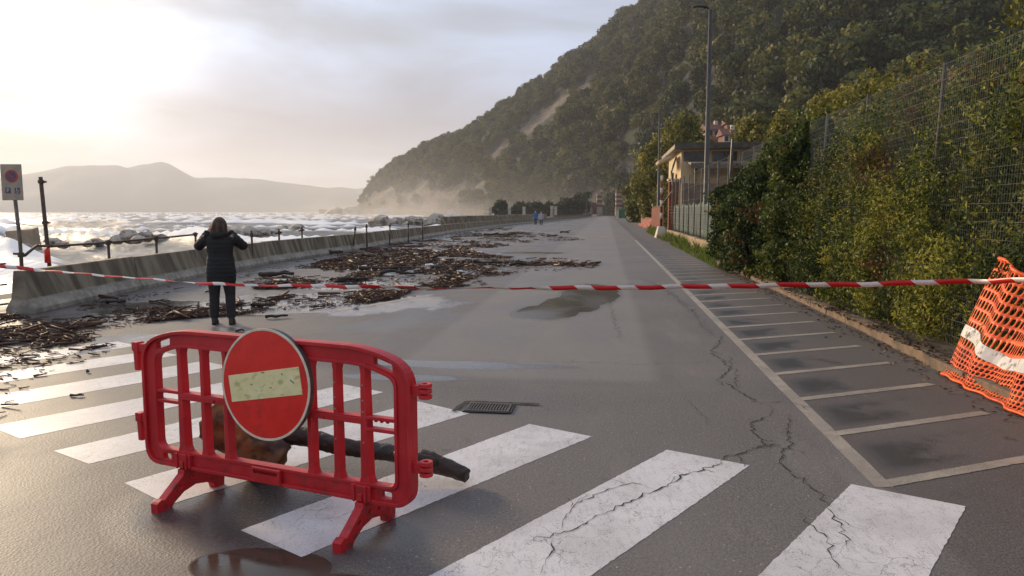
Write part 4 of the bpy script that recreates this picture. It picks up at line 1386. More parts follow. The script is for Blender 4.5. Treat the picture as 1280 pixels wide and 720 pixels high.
def lamp_post(loc, h, label, rz):
    t = empty('street_lamp', loc, rz)
    MB().tube([(0, 0, -.05), (0, 0, .9), (0, 0, .95), (0, 0, h)], [.13, .13, .11, .08], 12).build('pole', M['steel_dark'], t, True)
    MB().tube([(0, 0, h - .05), (-.05, 0, h + .05), (-.25, 0, h + .10)], .035, 8).build('arm', M['steel_dark'], t, True)
    mb = MB().ico((-.47, 0, h + .11), .32, 3, 0, 0, (1.1, .62, .26))
    hd = mb.build('lamp_head', M['steel_dark'], t, True)
    MB().ico((-.49, 0, h + .065), .22, 2, 0, 0, (1.1, .62, .22)).build('lamp_lens', M['lamp_glass'], hd, True)
    return tag(t, label, 'street lamp', 'street lamps along the road')
for (px, Yp, lab) in [(880.5, 33.0, 'tall dark street lamp nearest the camera, rising behind the low sandy wall'),
                      (821.5, 68.0, 'second street lamp, standing behind the orange panels'),
                      (801.5, 107.0, 'third street lamp along the road, in front of the yellow-green tree'),
                      (790.5, 128.0, 'fourth street lamp, near the green container'),
                      (786.5, 147.0, 'fifth and smallest street lamp, close to the striped gate')]:
    lamp_post(((px - 640) / F * Yp, Yp, 0), 10.3, lab, R(6))

# ---- shrubs
def shrub(name, label, blobs, n, L, W, seed, mat, stems, group=None, tshift=0, jitter=.9, lump=.34, depth=.38, cat='shrub', minz=.05, clumpf=.55, shoots=420):
    t = empty(name)
    tag(t, label, cat, group)
    bl = []
    for c, s_, z, rc_, rs_, rz_ in blobs:
        p = rd(c, s_, z)
        bl.append((p.x, p.y, z, rc_, rs_, rz_))
    crown(bl, n, L, W, seed, mat, 'foliage', t, lump, depth, jitter, clumpf, True, tshift, minz, .3, shoots)
    g = random.Random(seed)
    mb = MB()
    base = rd(*stems[:2])
    for k in range(stems[2]):
        b = bl[k % len(bl)]
        a = Vector((base.x + g.uniform(-.5, .5), base.y + g.uniform(-.8, .8), -.05))
        e = Vector((b[0] + g.uniform(-.4, .4) * b[3], b[1] + g.uniform(-.4, .4) * b[4], b[2] + .55 * b[5]))
        m_ = a.lerp(e, .5) + Vector((g.uniform(-.12, .12), g.uniform(-.12, .12), g.uniform(-.1, .1)))
        mb.tube([a, m_, e], [.04, .028, .01], 5)
    st = mb.build('branch', M['bark'], t)
    st['kind'] = 'stuff'
    return t
def hedge_blobs(s0, s1, seed, hmax, n=16, c_face=4.0):
    g = random.Random(seed)
    bl = []
    for k in range(n):
        s_ = s0 + (s1 - s0) * (k + .5) / n + g.uniform(-.25, .25)
        for z, cc, rr in ((.35, 4.45, .62), (1.05, 4.65, .75), (1.85, 4.85, .78), (2.65, 5.0, .75), (3.25, 5.15, .6)):
            z2 = z + g.uniform(-.2, .2)
            if z2 + rr * .9 > hmax + g.uniform(-.15, .3):
                z2 = hmax - rr * .9
            bl.append((cc + g.uniform(-.15, .18) + (c_face - 4.0), s_ + g.uniform(-.3, .3), z2, rr * g.uniform(.7, 1.05), rr * g.uniform(.8, 1.2), rr * g.uniform(.7, 1.05)))
    return bl
HEDGE = 'hedge shrubs growing through the mesh fence'
shrub('hedge_shrub', 'leafy hedge shrub behind the orange net, nearest the camera', hedge_blobs(3.2, 7.4, 11, 3.2, 5, 4.2), 90000, .075, .024, 11, M['leaf_hedge'], (4.9, 5.5, 10), HEDGE, .05)
shrub('hedge_shrub', 'broad hedge shrub with reddish twigs showing, just past the orange net', hedge_blobs(7.4, 10.4, 12, 3.85, 5, 4.04), 105000, .075, .024, 12, M['leaf_hedge'], (4.9, 9, 12), HEDGE, .08)
shrub('hedge_shrub', 'tall yellow-green hedge shrub topping the mesh fence', hedge_blobs(10.4, 13.6, 13, 4.05, 5, 3.84), 110000, .07, .024, 13, M['leaf_hedge'], (4.9, 12, 12), HEDGE, .16)
shrub('hedge_shrub', 'olive hedge shrub between the tallest hedge shrub and the dark bush', hedge_blobs(13.6, 18.2, 14, 3.5, 6, 3.84), 105000, .07, .026, 14, M['leaf_hedge'], (4.9, 15.3, 10), HEDGE, .03)
shrub('ivy_bush', 'dark glossy bush spilling over the kerb in front of the mesh fence',
      [(4.35, 17.8, .7, .8, 1.0, .8), (4.3, 18.0, 1.7, .75, .9, .8), (4.4, 17.6, 2.6, .6, .8, .7), (4.5, 17.4, 3.2, .5, .7, .5), (4.1, 19.6, .8, .85, 1.0, .8), (4.05, 19.6, 1.9, .8, .9, .8), (4.35, 19.0, 2.9, .6, .8, .6),
       (3.95, 21.2, .7, .85, .9, .75), (3.8, 21.4, 1.6, .8, .8, .7), (4.0, 21.2, 2.4, .6, .7, .5), (3.75, 22.6, .8, .7, .7, .6), (3.65, 22.9, 1.7, .6, .6, .5), (3.4, 22.8, 2.15, .35, .4, .25), (4.7, 16.6, 1.2, .6, .8, .9), (4.75, 16.2, 2.3, .5, .8, .7)],
      95000, .11, .055, 15, M['leaf_bush'], (4.3, 19.6, 16), None, .12, .85, .28)

# grass verge in front of the low wall
def grass_verge(name, n, fn, hgt, seed):
    rng = np.random.default_rng(seed)
    P = np.array([fn(rng) for _ in range(n)])
    h = hgt * rng.uniform(.4, 1.3, n) * P[:, 2]
    a = rng.uniform(0, 6.28, n)
    lean = rng.normal(0, .35, (n, 2)) * h[:, None]
    wv = np.stack([np.cos(a), np.sin(a), 0 * a], 1) * .012
    b = np.stack([P[:, 0], P[:, 1], np.full(n, -.0)], 1)
    tip = b + np.stack([lean[:, 0], lean[:, 1], h], 1)
    mid = b + np.stack([lean[:, 0] * .35, lean[:, 1] * .35, h * .55], 1)
    V = np.stack([b - wv, b + wv, mid + wv * .7, tip, mid - wv * .7], 1).reshape(-1, 3)
    Fc = np.arange(5 * n).reshape(-1, 5)
    o = link(name, npmesh(name, V, Fc, np.clip(rng.normal(.45, .25, n), 0, 1)), M['grass'])
    tag(o, kind='stuff')
def verge_pt(rng):
    while True:
        s_ = rng.uniform(23, 62)
        c = rng.uniform(3.25, 3.85)
        k = fbm(np.array([s_ / 1.6]), np.array([c * 2]), 3, 5)[0]
        if k > .42:
            p = rd(c, s_)
            return (p.x, p.y, min(1.3, (k - .36) * 6) * (1 if c > 3.4 else .5))
grass_verge('verge_grass', 6500, verge_pt, .38, 31)
# leaf litter along the kerb
def litter():
    rng = np.random.default_rng(8)
    n = 2600
    s_ = 3.5 + 20 * rng.random(n) ** 1.3
    c = 3.62 + np.abs(rng.normal(0, .22, n)) * np.where(rng.random(n) < .7, -1, 1) + .1
    P = np.stack([c * DY + s_ * DX, -c * DX + s_ * DY, np.full(n, .012) + .1 * ((c > 3.52) & (c < 3.78)) + .03 * (c > 3.78)], 1)
    N = np.tile([0, 0, 1.0], (n, 1)) + rng.normal(size=(n, 3)) * .35
    V, Fc = leaf_quads(P, N, .06, .032, rng, 0)
    V[:, 2] = np.maximum(V[:, 2], .006)
    tag(link('fallen_leaves', npmesh('fallen_leaves', V, Fc, np.clip(rng.normal(.45, .25, n), 0, 1)), M['dead_leaf']), kind='stuff')
litter()

# ---- tilted board, bollard pole, brick pillar, orange panels
bd = empty('tilted_board', rd(3.72, 26.6), -YAW)
MB().tube([(0, .03, -.02), (.02, .03, .5)], .03, 6).build('stake', M['rust_pipe'], bd)
MB().box((0, 0, .62), (.36, .03, .5), Matrix.Rotation(R(22), 3, 'Y')).build('board', M['pale_stone'], bd, bevel=.006)
tag(bd, 'pale tilted board on a short stake between the dark bush and the low wall', 'sign')
bp = at(826, 297)
bo = empty('pole_in_block', (bp.x, bp.y, 0))
MB().box((0, 0, .35), (.75, .75, .75), None, .55).build('concrete_base', M['pale_stone'], bo, bevel=.05, seg=2)
MB().tube([(0, 0, .6), (0, 0, 4.0)], .085, 10).build('shaft', M['brick_orange'], bo, True)
for z in (1.2, 2.0, 2.8, 3.6):
    MB().tube([(0, 0, z), (0, 0, z + .4)], .09, 10).build('pale_band', M['pale_stone'], bo, True)
tag(bo, 'striped pole standing in a chunky concrete base at the road edge', 'pole')
pp = rd(4.4, 49.5)
bpil = empty('brick_pillar', pp, -YAW)
for k in range(18):
    MB().box((0, 0, .1 + k * .2), (.85, .85, .19)).build('brick_course', M['brick_orange'], bpil, bevel=.01)
MB().box((0, 0, 3.72), (1.0, 1.0, .14)).build('cap', M['pale_stone'], bpil, bevel=.02)
tag(bpil, 'square orange brick pillar at the end of the netted fence', 'pillar')
op = empty('panel_fence', rd(4.0, 56), 0)
for k in range(9):
    p = rd(0, k * 1.35)
    MB().box(p + Vector((0, 0, 1.0)), (.06, 1.3, 2.0 + rg.uniform(-.08, .08)), Matrix.Rotation(-YAW, 3, 'Z')).build('panel', M['brick_orange'], op, bevel=.01)
for k in range(10):
    p = rd(.06, k * 1.35 - .68)
    MB().tube([p, p + Vector((0, 0, 2.15))], .05, 6).build('post', M['lowwall'], op)
tag(op, 'rusty orange panel fence beyond the striped pole', 'fence')
def heap_net(name, s0, s1, c0, label, seed):
    g = random.Random(seed)
    V, Fs, n, m = [], [], 22, 6
    for i in range(n + 1):
        for j in range(m + 1):
            s_ = s0 + (s1 - s0) * i / n
            V.append(rd(c0 + .25 * math.sin(i * .8) + j * .12 + g.uniform(-.06, .06), s_, .9 * j / m * (1 + .15 * math.sin(i * 1.7)) + .0))
    for i in range(n):
        for j in range(m):
            a = i * (m + 1) + j
            Fs.append((a, a + m + 1, a + m + 2, a + 1))
    o = MB().add(V, Fs).build(name, M['faded_net'], None, False)
    o.modifiers.new('thickness', 'SOLIDIFY').thickness = .02
    tag(o, label, 'net')
heap_net('orange_netting', 74, 92, 4.0, 'far strip of orange safety netting sagging beside the road by the shed', 4)

# shed with pale roof, container
sh = empty('shed', rd(8.2, 100), -YAW)
MB().box((0, 0, 1.4), (7, 9, 2.8)).build('wall', M['brown_wall'], sh)
MB().box((0, 0, 2.98), (7.6, 9.6, .3), Matrix.Rotation(R(3), 3, 'Y')).build('roof', M['shed_roof'], sh, bevel=.03)
MB().box((-3.52, -2, 1.0), (.06, 1.1, 2.0)).build('door', M['steel_grey'], sh)
tag(sh, 'low shed with a pale flat roof behind the orange panels', 'shed')
cp = at(777.5, 273.3)
bn = empty('waste_container', (cp.x, cp.y, 0), -YAW)
MB().box((.15, 0, 1.15), (1.7, 1.7, 2.0), None, 1.06).build('body', M['green_bin'], bn, bevel=.1, seg=2)
MB().box((.15, 0, 2.28), (1.9, 1.9, .25), None, .85).build('lid', M['green_bin'], bn, bevel=.06)
MB().box((-1.0, 0, 1.0), (.5, 1.5, 2.0)).build('side_panel', M['white_post'], bn, bevel=.04)
for sx in (-.6, .9):
    for sy in (-.6, .6):
        MB().tube([(sx - .06, sy, .14), (sx + .06, sy, .14)], .14, 10).build('wheel', M['steel_dark'], bn)
tag(bn, 'green waste container with a white side by the gate', 'container')

# ---- flat-roofed pavilion behind the netted fence
pav_p = atY(846, 265, 47)
pv = empty('pavilion', (pav_p.x, pav_p.y, 0), R(-7))
MB().box((8.2, 4.5, 2.9), (16, 9, 5.8)).build('wall', M['cream_wall'], pv)
rf = MB().box((8.2, 4.2, 5.95), (17.0, 10.4, .3)).build('roof', M['roof_grey'], pv, bevel=.03)
MB().box((8.2, -1.02, 6.0), (17.0, .05, .34)).build('fascia', M['post_brown'], rf)
MB().box((8.4, -.9, 4.86), (15.6, 1.7, .14), Matrix.Rotation(R(6), 3, 'X')).build('canopy', M['roof_grey'], pv, bevel=.02)
MB().box((8.4, -1.77, 4.66), (15.6, .06, .34)).build('canopy_edge', M['steel_grey'], pv)
for k in range(9):
    x = 1.1 + k * 1.72
    wn_ = MB().box((x, -.02, 5.36), (1.5, .08, .62)).build('window', M['steel_grey'], pv)
    MB().box((x - .36, -.075, 5.36), (.64, .04, .5)).build('pane', M['window_glass'], wn_)
    MB().box((x + .36, -.075, 5.36), (.64, .04, .5)).build('pane', M['window_glass'] if k != 2 else M['cream_wall'], wn_)
for k in range(5):
    MB().tube([(.9 + k * 3.6, -1.55, 0), (.9 + k * 3.6, -1.55, 4.7)], .07, 8).build('column', M['steel_grey'], pv)
MB().box((-.03, 3.2, 3.9), (.06, 1.3, 1.1)).build('side_window', M['window_glass'], pv)
MB().box((-.62, 2.2, 5.3), (1.1, 2.6, .2), Matrix.Rotation(R(-24), 3, 'Y')).build('side_awning', M['cream_wall'], pv, bevel=.03)
MB().tube([(-.05, .6, 5.4), (-.35, .4, 4.4), (-.2, .5, 3.2), (-.9, .4, 2.2)], .06, 6).build('drain_pipe', M['steel_grey'], pv, True)
pv.scale = (1, 1, .95)
tag(pv, 'flat roofed cream pavilion with a window band behind the netted fence', 'building')
lw = MB().box(Vector((15.6, 42.5, 1.48)), (12, .3, 3.6)).build('screen_wall', M['brown_wall'], None, bevel=.02)
tag(lw, 'plain brown screen wall in front of the cream pavilion', 'wall')
lt = MB().tube([(8.6, 30, 0), tuple(atY(916, 174, 30))], .06, 6).build('wooden_pole', M['steel_dark'], None)
tag(lt, 'dark slanting pole standing before the pavilion roof', 'pole')

# ---- grey house behind the hedge at the far right
hs = empty('grey_house', atY(1335, 265, 36), R(20))
hs.location.z = -.3
MB().box((0, 4, 3.6), (9, 8, 7.2)).build('wall', M['pink_wall'], hs)
rf = MB().add([(-4.9, -.5, 7.2), (4.9, -.5, 7.2), (4.9, 8.5, 7.2), (-4.9, 8.5, 7.2), (-3, 4, 9.2), (3, 4, 9.2)], [(0, 1, 5, 4), (1, 2, 5), (2, 3, 4, 5), (3, 0, 4), (3, 2, 1, 0)]).build('roof', M['terracotta'], hs)
for x in (-2.6, 0, 2.6):
    w_ = MB().box((x, -.04, 5.2), (1.1, .1, 1.5)).build('window', M['steel_grey'], hs)
    MB().box((x, -.1, 5.2), (.9, .04, 1.3)).build('pane', M['window_glass'], w_)
tag(hs, 'greyish pink house with a red roof half hidden behind the hedge', 'house')

# ---- terracotta houses at the foot of the hill
def hill_house(px, py, Yd, wd, dp, h, rz, label, wm, n=3):
    p = atY(px, py, Yd)
    t = empty('hill_house', p, R(rz))
    MB().box((0, dp / 2, h / 2 - 4), (wd, dp, h + 8)).build('wall', wm, t)
    o = .5
    rf = MB().add([(-wd / 2 - o, -o, h), (wd / 2 + o, -o, h), (wd / 2 + o, dp + o, h), (-wd / 2 - o, dp + o, h), (-wd / 2 - o, dp / 2, h + 1.8), (wd / 2 + o, dp / 2, h + 1.8)], [(0, 1, 5, 4), (1, 2, 5), (2, 3, 4, 5), (3, 0, 4), (3, 2, 1, 0)]).build('roof', M['terracotta'], t)
    MB().box((wd * .25, dp * .5, h + 1.9), (.9, .9, 1.6)).build('chimney', M['pale_stone'], rf, bevel=.05)
    for k in range(n):
        for zz in ((h * .3, h * .72) if h > 4.5 else (h * .55,)):
            w_ = MB().box((-wd / 2 + (k + .5) * wd / n, -.05, zz), (1.2, .14, 1.5)).build('window', M['pale_stone'], t)
            MB().box((-wd / 2 + (k + .5) * wd / n, -.13, zz), (.9, .05, 1.2)).build('pane', M['window_glass'], w_)
    tag(t, label, 'house', 'red roofed houses at the foot of the hill')
hill_house(895, 171, 205, 4.4, 6, 1.9, 8, 'terracotta house at the hill foot, seen just past the lamp pole', M['pink_wall'])
hill_house(917, 167, 200, 3.6, 6, 2.6, -6, 'taller red house with a pale chimney at the foot of the hill', M['terracotta'])
hill_house(914, 179, 182, 3.6, 5, 1.9, 0, 'lower red house in front of the other hill houses', M['terracotta'])
hill_house(905, 176, 215, 4, 5, 3.2, 10, 'small pink house squeezed between the two hill houses', M['pink_wall'], 2)

# ---- trees of their own
def tree(name, label, base, h, r_, seed, mat, n, L, W, group=None, trunk_h=.3, nb=12, tshift=0., squash=1.0, clumpf=1.1):
    g = random.Random(seed)
    t = empty(name, base)
    tag(t, label, 'tree', group)
    bl = []
    for k in range(nb):
        a = g.uniform(0, 6.28)
        zz = g.uniform(trunk_h, .92)
        q = g.uniform(.1, .75) * r_ * math.sin(min(1, (zz - trunk_h * .6) / (1 - trunk_h * .6) * 1.0 + .12) * math.pi * .94)
        rr = r_ * g.uniform(.30, .5)
        bl.append((q * math.cos(a), q * math.sin(a), zz * h - rr * .3, rr, rr, rr * g.uniform(.8, 1.2) * squash))
    crown(bl, n, L, W, seed, mat, 'crown', t, .25, .5, .9, clumpf, True, tshift)
    mb = MB().tube([(0, 0, -.4), (.05, .02, h * trunk_h), (-.05, .1, h * .6), (0, 0, h * .85)], [r_ * .085, r_ * .06, r_ * .035, r_ * .01], 7)
    mb.build('trunk', M['bark'], t, True)
    mb = MB()
    for k in range(nb):
        b = bl[k]
        a0 = Vector((0, .03, h * g.uniform(trunk_h * .8, .55)))
        mb.tube([a0, a0.lerp(Vector(b[:3]), .5) + Vector((0, 0, .05 * h * g.random())), Vector(b[:3])], [r_ * .03, r_ * .02, r_ * .008], 4)
    o = mb.build('limb', M['bark'], t)
    o['kind'] = 'stuff'
    return t
def tat(px, Yd, z=0):
    return Vector(((px - 640) / F * Yd, Yd, z))
TR = 'broadleaf trees behind the pavilion'
tree('broadleaf_tree', 'yellow-green tree left of the lamp, its crown reaching down to the shed', tat(826, 92), 12.0, 4.3, 41, M['leaf_poplar'], 15000, .38, .26, TR, .1, 16, .0, 1.1)
tree('broadleaf_tree', 'yellow-green tree rising behind the nearest lamp pole', tat(853, 84), 13.0, 4.3, 42, M['leaf_poplar'], 16000, .38, .26, TR, .1, 16, .08, 1.1)
tree('broadleaf_tree', 'yellow-green tree over the left corner of the pavilion roof', tat(880, 76), 9.6, 3.2, 43, M['leaf_poplar'], 12000, .34, .24, TR, .12, 13, .0, 1.0)
tree('broadleaf_tree', 'low olive tree behind the shed at the road end', tat(806, 118), 9.5, 4.2, 44, M['leaf_poplar'], 9000, .45, .3, TR, .1, 12, -.2, 1.0)
tree('broadleaf_tree', 'pale green tree above the right part of the pavilion roof', tat(943, 58), 9.4, 3.0, 45, M['leaf_poplar'], 14000, .28, .19, TR, .15, 14, -.02, 1.1)
tree('broadleaf_tree', 'light green bushy tree between pavilion and tall mesh fence', tat(982, 42), 7.3, 2.6, 46, M['leaf_poplar'], 14000, .22, .15, TR, .12, 14, -.05, 1.0)
tree('broadleaf_tree', 'round green tree showing over the mesh fence beyond the dark bush', tat(1040, 27), 6.0, 2.1, 47, M['leaf_poplar'], 16000, .17, .1, TR, .12, 13, -.12, 1.0)
tree('broadleaf_tree', 'yellowing tree behind the tallest hedge shrub', tat(1098, 22), 6.05, 2.3, 48, M['leaf_poplar'], 20000, .15, .09, TR, .12, 13, -.06, 1.0)
tree('broadleaf_tree', 'dark olive tree behind the mesh fence, in front of the house', tat(1190, 19), 5.0, 2.1, 49, M['leaf_hedge'], 20000, .14, .07, TR, .12, 13, -.05, 1.0)
tree('broadleaf_tree', 'golden leafed tree whose twigs hang into the upper corner by the house', tat(1325, 22), 10.5, 3.0, 50, M['leaf_poplar'], 18000, .19, .12, TR, .3, 14, .25, 1.0)
FT = 'trees of the far garden by the gate'
for i, (px, Yd, h, r_, lab) in enumerate([(627, 262, 5.2, 4.3, 'round dark tree at the seaward end of the far garden'), (650, 268, 4.6, 4.2, 'low rounded tree next to the seaward one in the far garden'), (667, 270, 8.0, 4.3, 'taller dark tree in the middle of the far garden'), (683, 275, 5.6, 4.0, 'low bushy tree between the taller tree and the broad one'),
                                          (707, 280, 7.4, 5.0, 'broad dark tree of the far garden, below the palm'), (724, 284, 8.6, 5.0, 'dark tree right beside the striped gate pillars'), (762, 315, 9.0, 6.0, 'dark tree seen through the gate opening'), (790, 290, 8.0, 5.0, 'dark tree behind the gate on the container side')]):
    tree('garden_tree', lab, tat(px, Yd), h, r_, 60 + i, M['leaf_far'], 4200, .8, .6, FT, .05, 14, .0, .8, 2.5)
pl = empty('palm_tree', tat(733, 272))
tag(pl, 'small palm rising over the far garden trees', 'palm')
MB().tube([(0, 0, -.3), (.1, 0, 4), (0, 0, 8.6)], [.28, .22, .2], 7).build('trunk', M['bark'], pl, True)
for k in range(16):
    a, e = k * 2.4, rg.uniform(-.1, .9)
    dirv = Vector((math.cos(a), math.sin(a), 0))
    pts = [Vector((0, 0, 8.6)) + dirv * (2.3 * t) + Vector((0, 0, e * 2.4 * t - 2.6 * t * t)) for t in (0, .25, .5, .75, 1)]
    V, Fs = [], []
    sd = dirv.cross(Vector((0, 0, 1)))
    for i, q in enumerate(pts):
        w_ = (.12, .38, .42, .32, .04)[i]
        V += [q + sd * w_ - Vector((0, 0, w_ * .4)), q, q - sd * w_ - Vector((0, 0, w_ * .4))]
        if i:
            b = 3 * i
            Fs += [(b - 3, b - 2, b + 1, b), (b - 2, b - 1, b + 2, b + 1)]
    MB().add(V, Fs).build('frond', M['leaf_far'], pl)

# skyline trees on the tip of the headland
SK = 'lone trees along the crest of the headland'
for i, (px, hpx) in enumerate([(452, 9), (457, 11), (461, 10), (466, 13), (471, 11), (478, 15), (484, 13), (492, 14), (497, 10), (504, 12), (513, 11), (526, 12), (545, 12), (561, 13)]):
    Yd = float(np.interp(px, [t[0] for t in RID], [t[1] for t in RID])) - 6
    py = float(np.interp(px, [t[0] for t in SKY], [t[1] for t in SKY]))
    p = atY(px, py + 4, Yd)
    h = hpx * Yd / F
    tree('headland_tree', 'dark tree on the headland crest, %s up from its sea end' % ORD[i] if i not in (5, 3) else ('spreading dark tree tallest on the low crest of the headland' if i == 5 else 'ragged dark tree on the crest just above the sea end'), p, h, h * .36, 80 + i, M['leaf_forest'], 420, 1.3, 1.0, SK, .3, 8, -.1, .75, 2)

# ---- striped gate
def gate_pillar(px, Yd, wd, h, label, curve=0):
    t = empty('gate_pillar', tat(px, Yd))
    tag(t, label, 'gate pillar', 'striped pillars of the far gate')
    MB().box((0, 0, 1.3), (wd * 1.12, wd * 1.12, 2.6)).build('plinth', M['gate_stone'], t, bevel=.06)
    nb = max(3, int((h - 2.6) / .85))
    st = (h - 2.6) / nb
    for k in range(nb):
        MB().box((0, 0, 2.6 + st * (k + .5)), (wd * (1.0 if k % 2 else 1.06), wd * (1.0 if k % 2 else 1.06), st * .98)).build('stone_band', M['band_red'] if k % 2 else M['gate_stone'], t, bevel=.03)
    if curve:
        pr = [(-wd / 2 * curve, h), (wd / 2 * curve, h)] + [(wd / 2 * curve - curve * wd * math.sin(a) , h + wd * .75 * (1 - math.cos(a)) ) for a in (.6, 1.0, 1.3, 1.57)]
        pr = [(x, z) for x, z in pr]
        vs, fs = shape2d([pr], wd * .8)
        MB().add(vs, fs).build('scroll_top', M['band_red'], t)
    else:
        MB().box((0, 0, h + .15), (wd * 1.25, wd * 1.25, .3)).build('cornice', M['gate_stone'], t, bevel=.05)
        MB().tube([(0, 0, h + .3), (0, 0, h + .8), (0, 0, h + 1.8)], [wd * .5, wd * .3, .05], 10).build('finial', M['gate_stone'], t, True)
gate_pillar(736.2, 287, 1.9, 5.2, 'shorter striped gate pillar on the sea side, with a pointed finial')
gate_pillar(748.5, 287, 2.0, 8.6, 'tall striped gate pillar on the sea side', -1)
gate_pillar(772.5, 287, 2.2, 8.6, 'tall striped gate pillar behind the green container', 1)
gate_pillar(782.5, 287, 1.7, 5.4, 'shorter striped gate pillar farthest from the sea')
gl = empty('garden_gate', tat(760.5, 287))
tag(gl, 'dark iron gate standing between the tall striped pillars', 'gate')
mb = MB()
for k in range(-12, 13):
    mb.tube([(k * .25, 0, .1), (k * .25, 0, 3.6 + .5 * math.cos(k * .13))], .03, 4, False)
o = mb.build('gate_bar', M['steel_dark'], gl)
for z in (.4, 2.0, 3.4):
    MB().box((0, .05, z), (6.2, .06, .1)).build('gate_rail', M['steel_dark'], gl)
for px, wd_ in ((742.3, 1.2), (778, 1.2)):
    q = tat(px, 287)
    o = MB().box((q.x, q.y, 2.9), (wd_ * 1.3, 1.2, 4.4)).build('gate_wing_wall', M['band_red'], None, bevel=.04)
    tag(o, 'short striped-brick wall joining the gate pillars ' + ('on the sea side' if px < 760 else 'by the container'), 'wall')

# ================================================================== RED PLASTIC BARRIER
BO, BR = Vector((-1.335, 3.995, 0)), R(-23.6)
bar = empty('road_barrier', BO, BR)
tag(bar, 'red plastic road barrier standing across the zebra crossing', 'barrier')
RP = M['red_plastic']
def mir(pts):
    return pts
outer = rounded([(-.92, .19), (.92, .19), (.92, .915), (.66, 1.0), (-.66, 1.0), (-.92, .915)], [.11, .11, .13, .2, .2, .13], 7)
inner = rounded([(-.825, .285), (.825, .285), (.825, .845), (.64, .905), (-.64, .905), (-.825, .845)], [.05, .05, .05, .12, .12, .05], 6)
slots = []
for s_ in (-1, 1):
    q = [(s_ * .70, .957), (s_ * .815, .921), (s_ * .815, .872), (s_ * .70, .908)]
    slots.append(rounded(q if s_ > 0 else q[::-1], .012, 3))
    q = [(s_ * .73, .215), (s_ * .80, .215), (s_ * .80, .26), (s_ * .73, .26)]
    slots.append(rounded(q if s_ < 0 else q[::-1], .014, 3))
mb = MB()
mb.add(*shape2d([outer, inner] + slots, .036, .004))
o2 = rounded([(-.906, .204), (.906, .204), (.906, .905), (.655, .986), (-.655, .986), (-.906, .905)], [.1, .1, .12, .2, .2, .12], 7)
vs, fs = shape2d([outer, o2], .072, .003)
mb.add(vs, fs)
i2 = rounded([(-.837, .273), (.837, .273), (.837, .853), (.645, .917), (-.645, .917), (-.837, .853)], [.05, .05, .05, .12, .12, .05], 6)
mb.add(*shape2d([i2, inner], .056, .003))
mb.build('frame', RP, bar)
for x in (-.635, -.462, -.292, .292, .462, .635):
    wide = abs(x) > .6
    mb = MB()
    wb, wt = (.078, .05) if wide else (.056, .044)
    zb, zt = .27, .915
    def ring(z, w_, dp):
        return [(x - w_ / 2, dp / 2, z), (x - w_ * .28, -dp / 2, z), (x + w_ * .28, -dp / 2, z), (x + w_ / 2, dp / 2, z)]
    vs = ring(zb, wb * 1.55, .05) + ring(zb + .05, wb, .046) + ring(zt - .05, wt, .046) + ring(zt, wt * 1.5, .05)
    fs = [(3, 2, 1, 0), (12, 13, 14, 15)]
    for k in range(3):
        for j in range(4):
            j2 = (j + 1) % 4
            fs.append((4 * k + j, 4 * k + j2, 4 * k + 4 + j2, 4 * k + 4 + j))
    mb.add(vs, fs)
    b_ = mb.build('bar', RP, bar, bevel=.003)
    if x > .4:
        m2 = MB()
        for z in (.50, .66, .72, .80):
            m2.tube([(x, -.0262, z), (x, -.0222, z)], .0045, 8)
        m2.build('screw_hole', M['white_panel'], b_)
# middle rail: one wide ledge, doubled into a grip window in the end bays
mb = MB()
mb.box((0, 0, .612), (1.27, .05, .034))
mb.box((0, .008, .632), (1.27, .06, .006))
for s_ in (-1, 1):
    mb.box((s_ * .735, 0, .632), (.2, .045, .018))
    mb.box((s_ * .735, 0, .572), (.2, .045, .018))
    for k in range(3 if s_ > 0 else 0):
        mb.ico((s_ * (.70 + .035 * k), -.002, .620), .014, 1)
mb.build('middle_rail', RP, bar, bevel=.003)
for x in (-.38, .38):
    MB().tube([(x, -.032, .612), (x, -.024, .612)], .012, 10).build('bolt', RP, bar)
# foot sockets, label recess
for s_ in (-1, 1):
    mb = MB()
    mb.box((s_ * .62, -.004, .235), (.12, .078, .082))
    mb.box((s_ * .62 - .035, -.047, .235), (.012, .014, .092))
    mb.box((s_ * .62 + .035, -.047, .235), (.012, .014, .092))
    mb.box((s_ * .62, -.047, .215), (.03, .014, .04))
    mb.build('foot_socket', RP, bar, bevel=.003)
mb = MB()
mb.add(*shape2d([rounded([(-.10, .197), (.10, .197), (.10, .278), (-.10, .278)], .006, 2), list(reversed(rounded([(-.082, .245), (.082, .245), (.082, .266), (-.082, .266)], .004, 2)))], .016))
mb.v = [(x, y - .040, z) for x, y, z in mb.v]
mb.build('label_recess', RP, bar)
